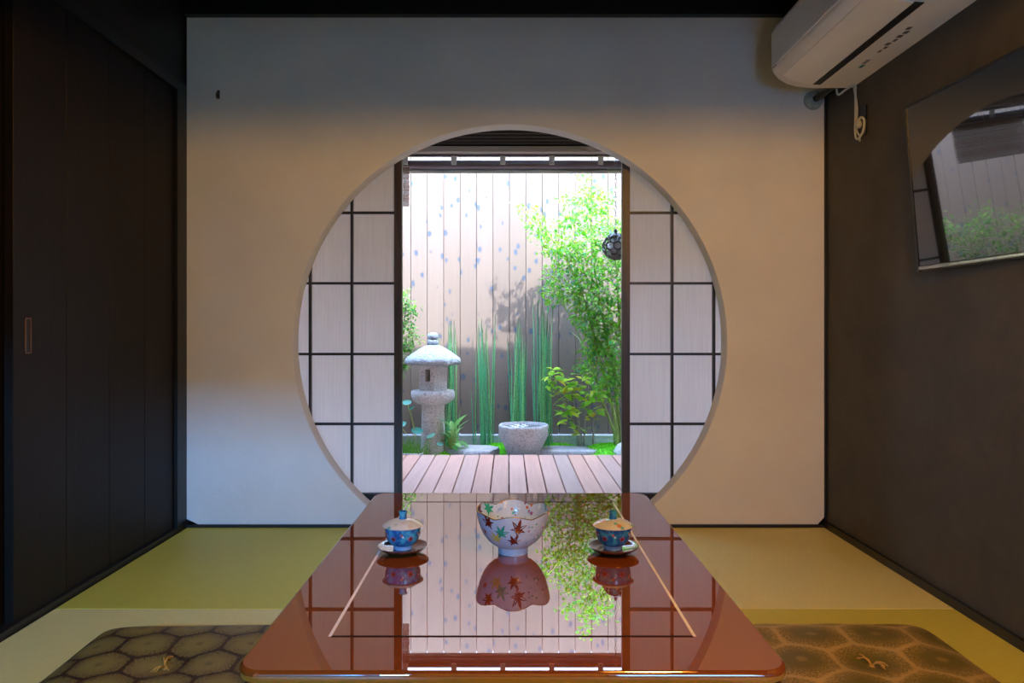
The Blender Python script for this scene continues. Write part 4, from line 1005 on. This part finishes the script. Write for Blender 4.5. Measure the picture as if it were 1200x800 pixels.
for a, m_, e in twigs: g.tube([loc(a), loc(m_), loc(e)], [0.004, 0.003, 0.0015], 5)
tag(g.build('twigs', 'green_stem', tr, True), kind='stuff')
g = G()
blobs = [(622, 252, 12, 45), (632, 268, 15, 90), (648, 285, 18, 150), (662, 262, 14, 70), (668, 300, 18, 160), (652, 322, 16, 130), (678, 246, 18, 150), (690, 225, 15, 90), (706, 232, 16, 100), (700, 262, 20, 190), (684, 285, 18, 180),
         (712, 300, 18, 190), (690, 318, 20, 220), (714, 335, 20, 260), (668, 345, 16, 150), (648, 345, 15, 110), (690, 352, 18, 220), (716, 368, 20, 280), (700, 382, 18, 230), (682, 372, 12, 110),
         (720, 402, 18, 240), (704, 415, 16, 190), (722, 435, 16, 190), (706, 446, 14, 130), (692, 408, 12, 90), (720, 462, 10, 70), (724, 270, 16, 130), (684, 430, 9, 50), (682, 330, 14, 120),
         (745, 300, 22, 200), (750, 350, 24, 240), (755, 400, 22, 200), (745, 250, 20, 140), (770, 330, 24, 160), (660, 232, 9, 22), (684, 206, 9, 22), (608, 242, 6, 12)]
for (bx_, by_, br, nb) in blobs:
    depth = R.uniform(5.0, 5.18)
    for _ in range(int(nb * 1.05)):
        while True:
            o3 = Vector((R.uniform(-1, 1), R.uniform(-1, 1), R.uniform(-1, 1)))
            if o3.length < 1: break
        rm = br * 5.1 / F * 1.15; c_ = px(bx_, by_, depth) + Vector((o3.x * rm, o3.y * min(0.16, rm * 1.3), o3.z * rm))
        dv = Vector((R.uniform(-1, 1), R.uniform(-1, 0.6), R.uniform(-0.9, 0.35)))
        ln = R.uniform(0.026, 0.048); leaf_mesh(g, loc(c_), dv, ln, ln * R.uniform(0.42, 0.62))
tag(g.build('foliage', 'tree_leaf', tr), kind='stuff')

# bush behind the lantern, mostly beyond the shoji edge
bs = thing('evergreen_bush', 'leafy green bush rising behind the stone lantern', 'bush', (-0.80, 5.26, GZ)); bo = Vector((-0.80, 5.26, GZ))
for pts in ([(462, 512, 5.26), (466, 450, 5.25), (472, 390, 5.22), (478, 345, 5.20)], [(460, 512, 5.27), (458, 440, 5.27), (462, 370, 5.25), (466, 330, 5.24)], [(458, 512, 5.26), (446, 430, 5.24), (440, 350, 5.2)], [(452, 512, 5.25), (420, 430, 5.2), (395, 360, 5.18)], [(448, 512, 5.25), (390, 430, 5.2), (340, 350, 5.2)]):
    P = bez([px(*p) for p in pts], 4); P[0].z = GZ - 0.01
    G().tube([p - bo for p in P], [0.011 * (1 - 0.7 * i / (len(P) - 1)) for i in range(len(P))], 6).build('stem', 'grey_stem', bs, True)
g = G()
for (bx_, by_, br, nb) in ((472, 345, 12, 70), (480, 362, 10, 80), (476, 382, 12, 110), (484, 398, 9, 60), (474, 408, 11, 90), (470, 428, 9, 60), (460, 360, 16, 120), (456, 400, 18, 140), (450, 440, 16, 100), (444, 350, 14, 80), (420, 330, 24, 160), (395, 360, 28, 200), (365, 330, 28, 200), (340, 370, 30, 200), (375, 410, 28, 160), (410, 410, 26, 150), (320, 340, 26, 140)):
    for _ in range(nb):
        rm = br * 5.22 / F; c_ = px(bx_, by_, R.uniform(5.15, 5.3)) + Vector((R.gauss(0, .5) * rm, 0, R.gauss(0, .5) * rm))
        ln = R.uniform(0.026, 0.05); leaf_mesh(g, c_ - bo, Vector((R.uniform(-1, 1), R.uniform(-1, .5), R.uniform(-0.8, 0.5))), ln, ln * 0.45)
tag(g.build('foliage', 'bush_leaf', bs), kind='stuff')

# horsetail clumps; each stem an object sharing one unit-high mesh
gst = G(); hs_ = [0, 0.25, 0.5, 0.75, 0.97, 1.0]
gst.rings([[(r * math.cos(2 * PI * k / 6), r * math.sin(2 * PI * k / 6), z) for k in range(6)] for z, r in zip(hs_, (0.0050, 0.0048, 0.0045, 0.0040, 0.0032, 0.0012))])
st_me = None
def clump(x0, x1, depth, ntop, nst, label):
    global st_me
    xc = ((x0 + x1) / 2 - VX) * depth / F; hw = (x1 - x0) / 2 * depth / F
    c = thing('horsetail_clump', label, 'plant', (xc, depth, GZ), 0, 'horsetail clumps along the fence')
    for k in range(nst):
        X = R.gauss(0, 0.55) * hw; X = max(-1.2 * hw, min(1.2 * hw, X)); Yo = R.uniform(-0.035, 0.035)
        h = H - (ntop + abs(R.gauss(0, 1)) * 34 - VY) * depth / F - GZ
        if R.random() < 0.15: h *= R.uniform(0.45, 0.7)
        if st_me is None: o = gst.build('stem', 'horsetail', c, 60); st_me = o.data
        else: o = mesh_obj('stem', st_me, None, c)
        o.location = (X * 0.8, Yo, 0); o.scale = (1, 1, h); o.rotation_euler = (R.gauss(0, 0.018), 0.25 * X / max(hw, .01) * 0.16 + R.gauss(0, 0.022), R.uniform(0, 6))
clump(518, 536, 5.30, 372, 16, 'green horsetail stems rising just behind the stone lantern')
clump(551, 578, 5.30, 368, 24, 'green horsetail clump standing alone between lantern and basin')
clump(594, 622, 5.30, 372, 24, 'green horsetail clump directly behind the stone basin')
clump(624, 652, 5.28, 348, 30, 'tallest and densest horsetail clump, beside the yellow-green shrub')

# leaves that are objects
def leaf_obj(name, mat_, L, W, cup=0.10, droop=0.25, n=6, tip=1.0, heart=False):
    g = G(); rows = []
    for i in range(n + 1):
        t = i / n
        w_ = W * (math.sin(PI * min(1, t ** 0.75 * 1.0)) ** 0.8 if 0 < t < 1 else 0.02)
        if heart: w_ = W * (max(0.05, math.sin(PI * (0.12 + 0.88 * t))) ** 0.6 if t < 1 else 0.05)
        z = -droop * L * t * t; rows.append([(-w_ / 2, L * t, z + cup * w_), (0, L * t, z), (w_ / 2, L * t, z + cup * w_)])
    g.rings(rows, False, False, False); return g
_protos = {}
def put_leaf(parent, p, rot, scale, key, mat_, L, W, **kw):
    if key not in _protos: o = leaf_obj(key, mat_, L, W, **kw).build('leaf', mat_, parent, 'all'); _protos[key] = o
    else: o = dup(_protos[key], parent=parent)
    o.location = p; o.rotation_euler = rot; o.scale = (scale,) * 3; return o

# yellow-green shrub at the right of the basin
sh_ = thing('yellow_green_shrub', 'low shrub with yellow-green leaves on thin stems behind the mossy mound', 'shrub', (0.48, 5.24, GZ)); s0_ = Vector((0.48, 5.24, GZ))
for pts in ([(678, 512, 5.24), (665, 478, 5.22), (652, 455, 5.20), (646, 442, 5.2)], [(680, 512, 5.24), (672, 470, 5.22), (664, 448, 5.2)], [(684, 512, 5.25), (688, 475, 5.24), (690, 450, 5.22)], [(694, 512, 5.25), (702, 485, 5.24), (714, 466, 5.24), (708, 462, 5.24)], [(682, 512, 5.22), (678, 490, 5.18), (680, 478, 5.16)]):
    P = bez([px(*p) for p in pts], 4); P[0].z = GZ
    G().tube([p - s0_ for p in P], [0.0065 * (1 - 0.65 * i / (len(P) - 1)) for i in range(len(P))], 6).build('stem', 'grey_stem', sh_, True)
for (bx_, by_, br, nb) in ((645, 442, 7, 7), (652, 452, 11, 15), (662, 462, 12, 16), (676, 458, 9, 9), (688, 446, 12, 15), (684, 470, 12, 15), (672, 482, 11, 12), (698, 462, 12, 12), (664, 492, 8, 7), (692, 486, 9, 8), (676, 504, 7, 6), (648, 434, 6, 5)):
    for _ in range(int(nb * 1.6)):
        p = px(bx_ + R.gauss(0, .55) * br, by_ + R.gauss(0, .5) * br, R.uniform(5.12, 5.26)) - s0_
        put_leaf(sh_, p, (R.uniform(-0.5, 0.7), R.uniform(-0.5, 0.5), R.uniform(0, 2 * PI)), R.uniform(1.0, 1.6), 'shrub', 'shrub_leaf', 0.052, 0.030, n=5)
# hosta next to the lantern
ho = thing('hosta_plant', 'leafy hosta with broad ribbed leaves beside the lantern post', 'plant', (px(530, 500, 5.06).x, 5.06, GZ))
for k in range(22):
    a = 2 * PI * k / 22 * 2.4 + R.uniform(-.2, .2); el = R.uniform(0.15, 1.15); rr_ = R.uniform(0.01, 0.05); zz = 0.09 + 0.10 * el + R.uniform(-0.02, 0.03)
    p = Vector((rr_ * -math.sin(a), rr_ * math.cos(a), zz)); put_leaf(ho, p, (el, 0, a), R.uniform(0.8, 1.25), 'hosta', 'hosta_leaf', 0.105, 0.045, droop=0.45, n=7)
    G().tube([(0, 0, 0), tuple(p * 0.5 + Vector((0, 0, 0.03))), tuple(p)], 0.003, 5).build('leaf_stalk', 'green_stem', ho)
# round-leaved plant and grass at the foot of the lantern
fp = thing('round_leaf_plant', 'plant with glossy round teal leaves in front of the lantern', 'plant', (px(490, 512, 4.97).x, 4.98, GZ)); fo = fp.location.copy()
for (x_, y_, s_) in ((487, 508, 1.0), (504, 513, 0.8), (478, 474, 0.8), (515, 522, 0.55), (481, 480, 0.6), (470, 500, 0.9), (462, 508, 1.0)):
    p = px(x_, y_, 4.97) - fo; put_leaf(fp, p, (0.75, R.uniform(-.3, .3), R.uniform(-0.6, 0.6)), s_, 'round', 'round_leaf', 0.072, 0.082, heart=True, cup=0.05, droop=0.3, n=8)
    G().tube([(p.x * 0.6, 0.03, 0), tuple(p * 0.5 + Vector((0, 0.02, 0.04))), tuple(p)], 0.0025, 5).build('leaf_stalk', 'green_stem', fp)
gr = thing('grass_tuft', 'tuft of narrow green grass before the lantern', 'grass', (px(476, 524, 4.95).x, 4.95, GZ)); g = G()
for k in range(170):
    x0 = R.gauss(0, 0.055); y0 = R.uniform(-0.03, 0.05); h = R.uniform(0.10, 0.19); dx = R.gauss(0, 0.05); dy = R.uniform(-0.05, 0.03); w_ = 0.003
    g.add([(x0 - w_, y0, 0), (x0 + w_, y0, 0), (x0 + dx * .35 + w_ * .8, y0 + dy * .35, h * .6), (x0 + dx * .35 - w_ * .8, y0 + dy * .35, h * .6), (x0 + dx, y0 + dy, h)], [(0, 1, 2, 3), (3, 2, 4)])
tag(g.build('grass_blades', 'grass_blade', gr), kind='stuff')
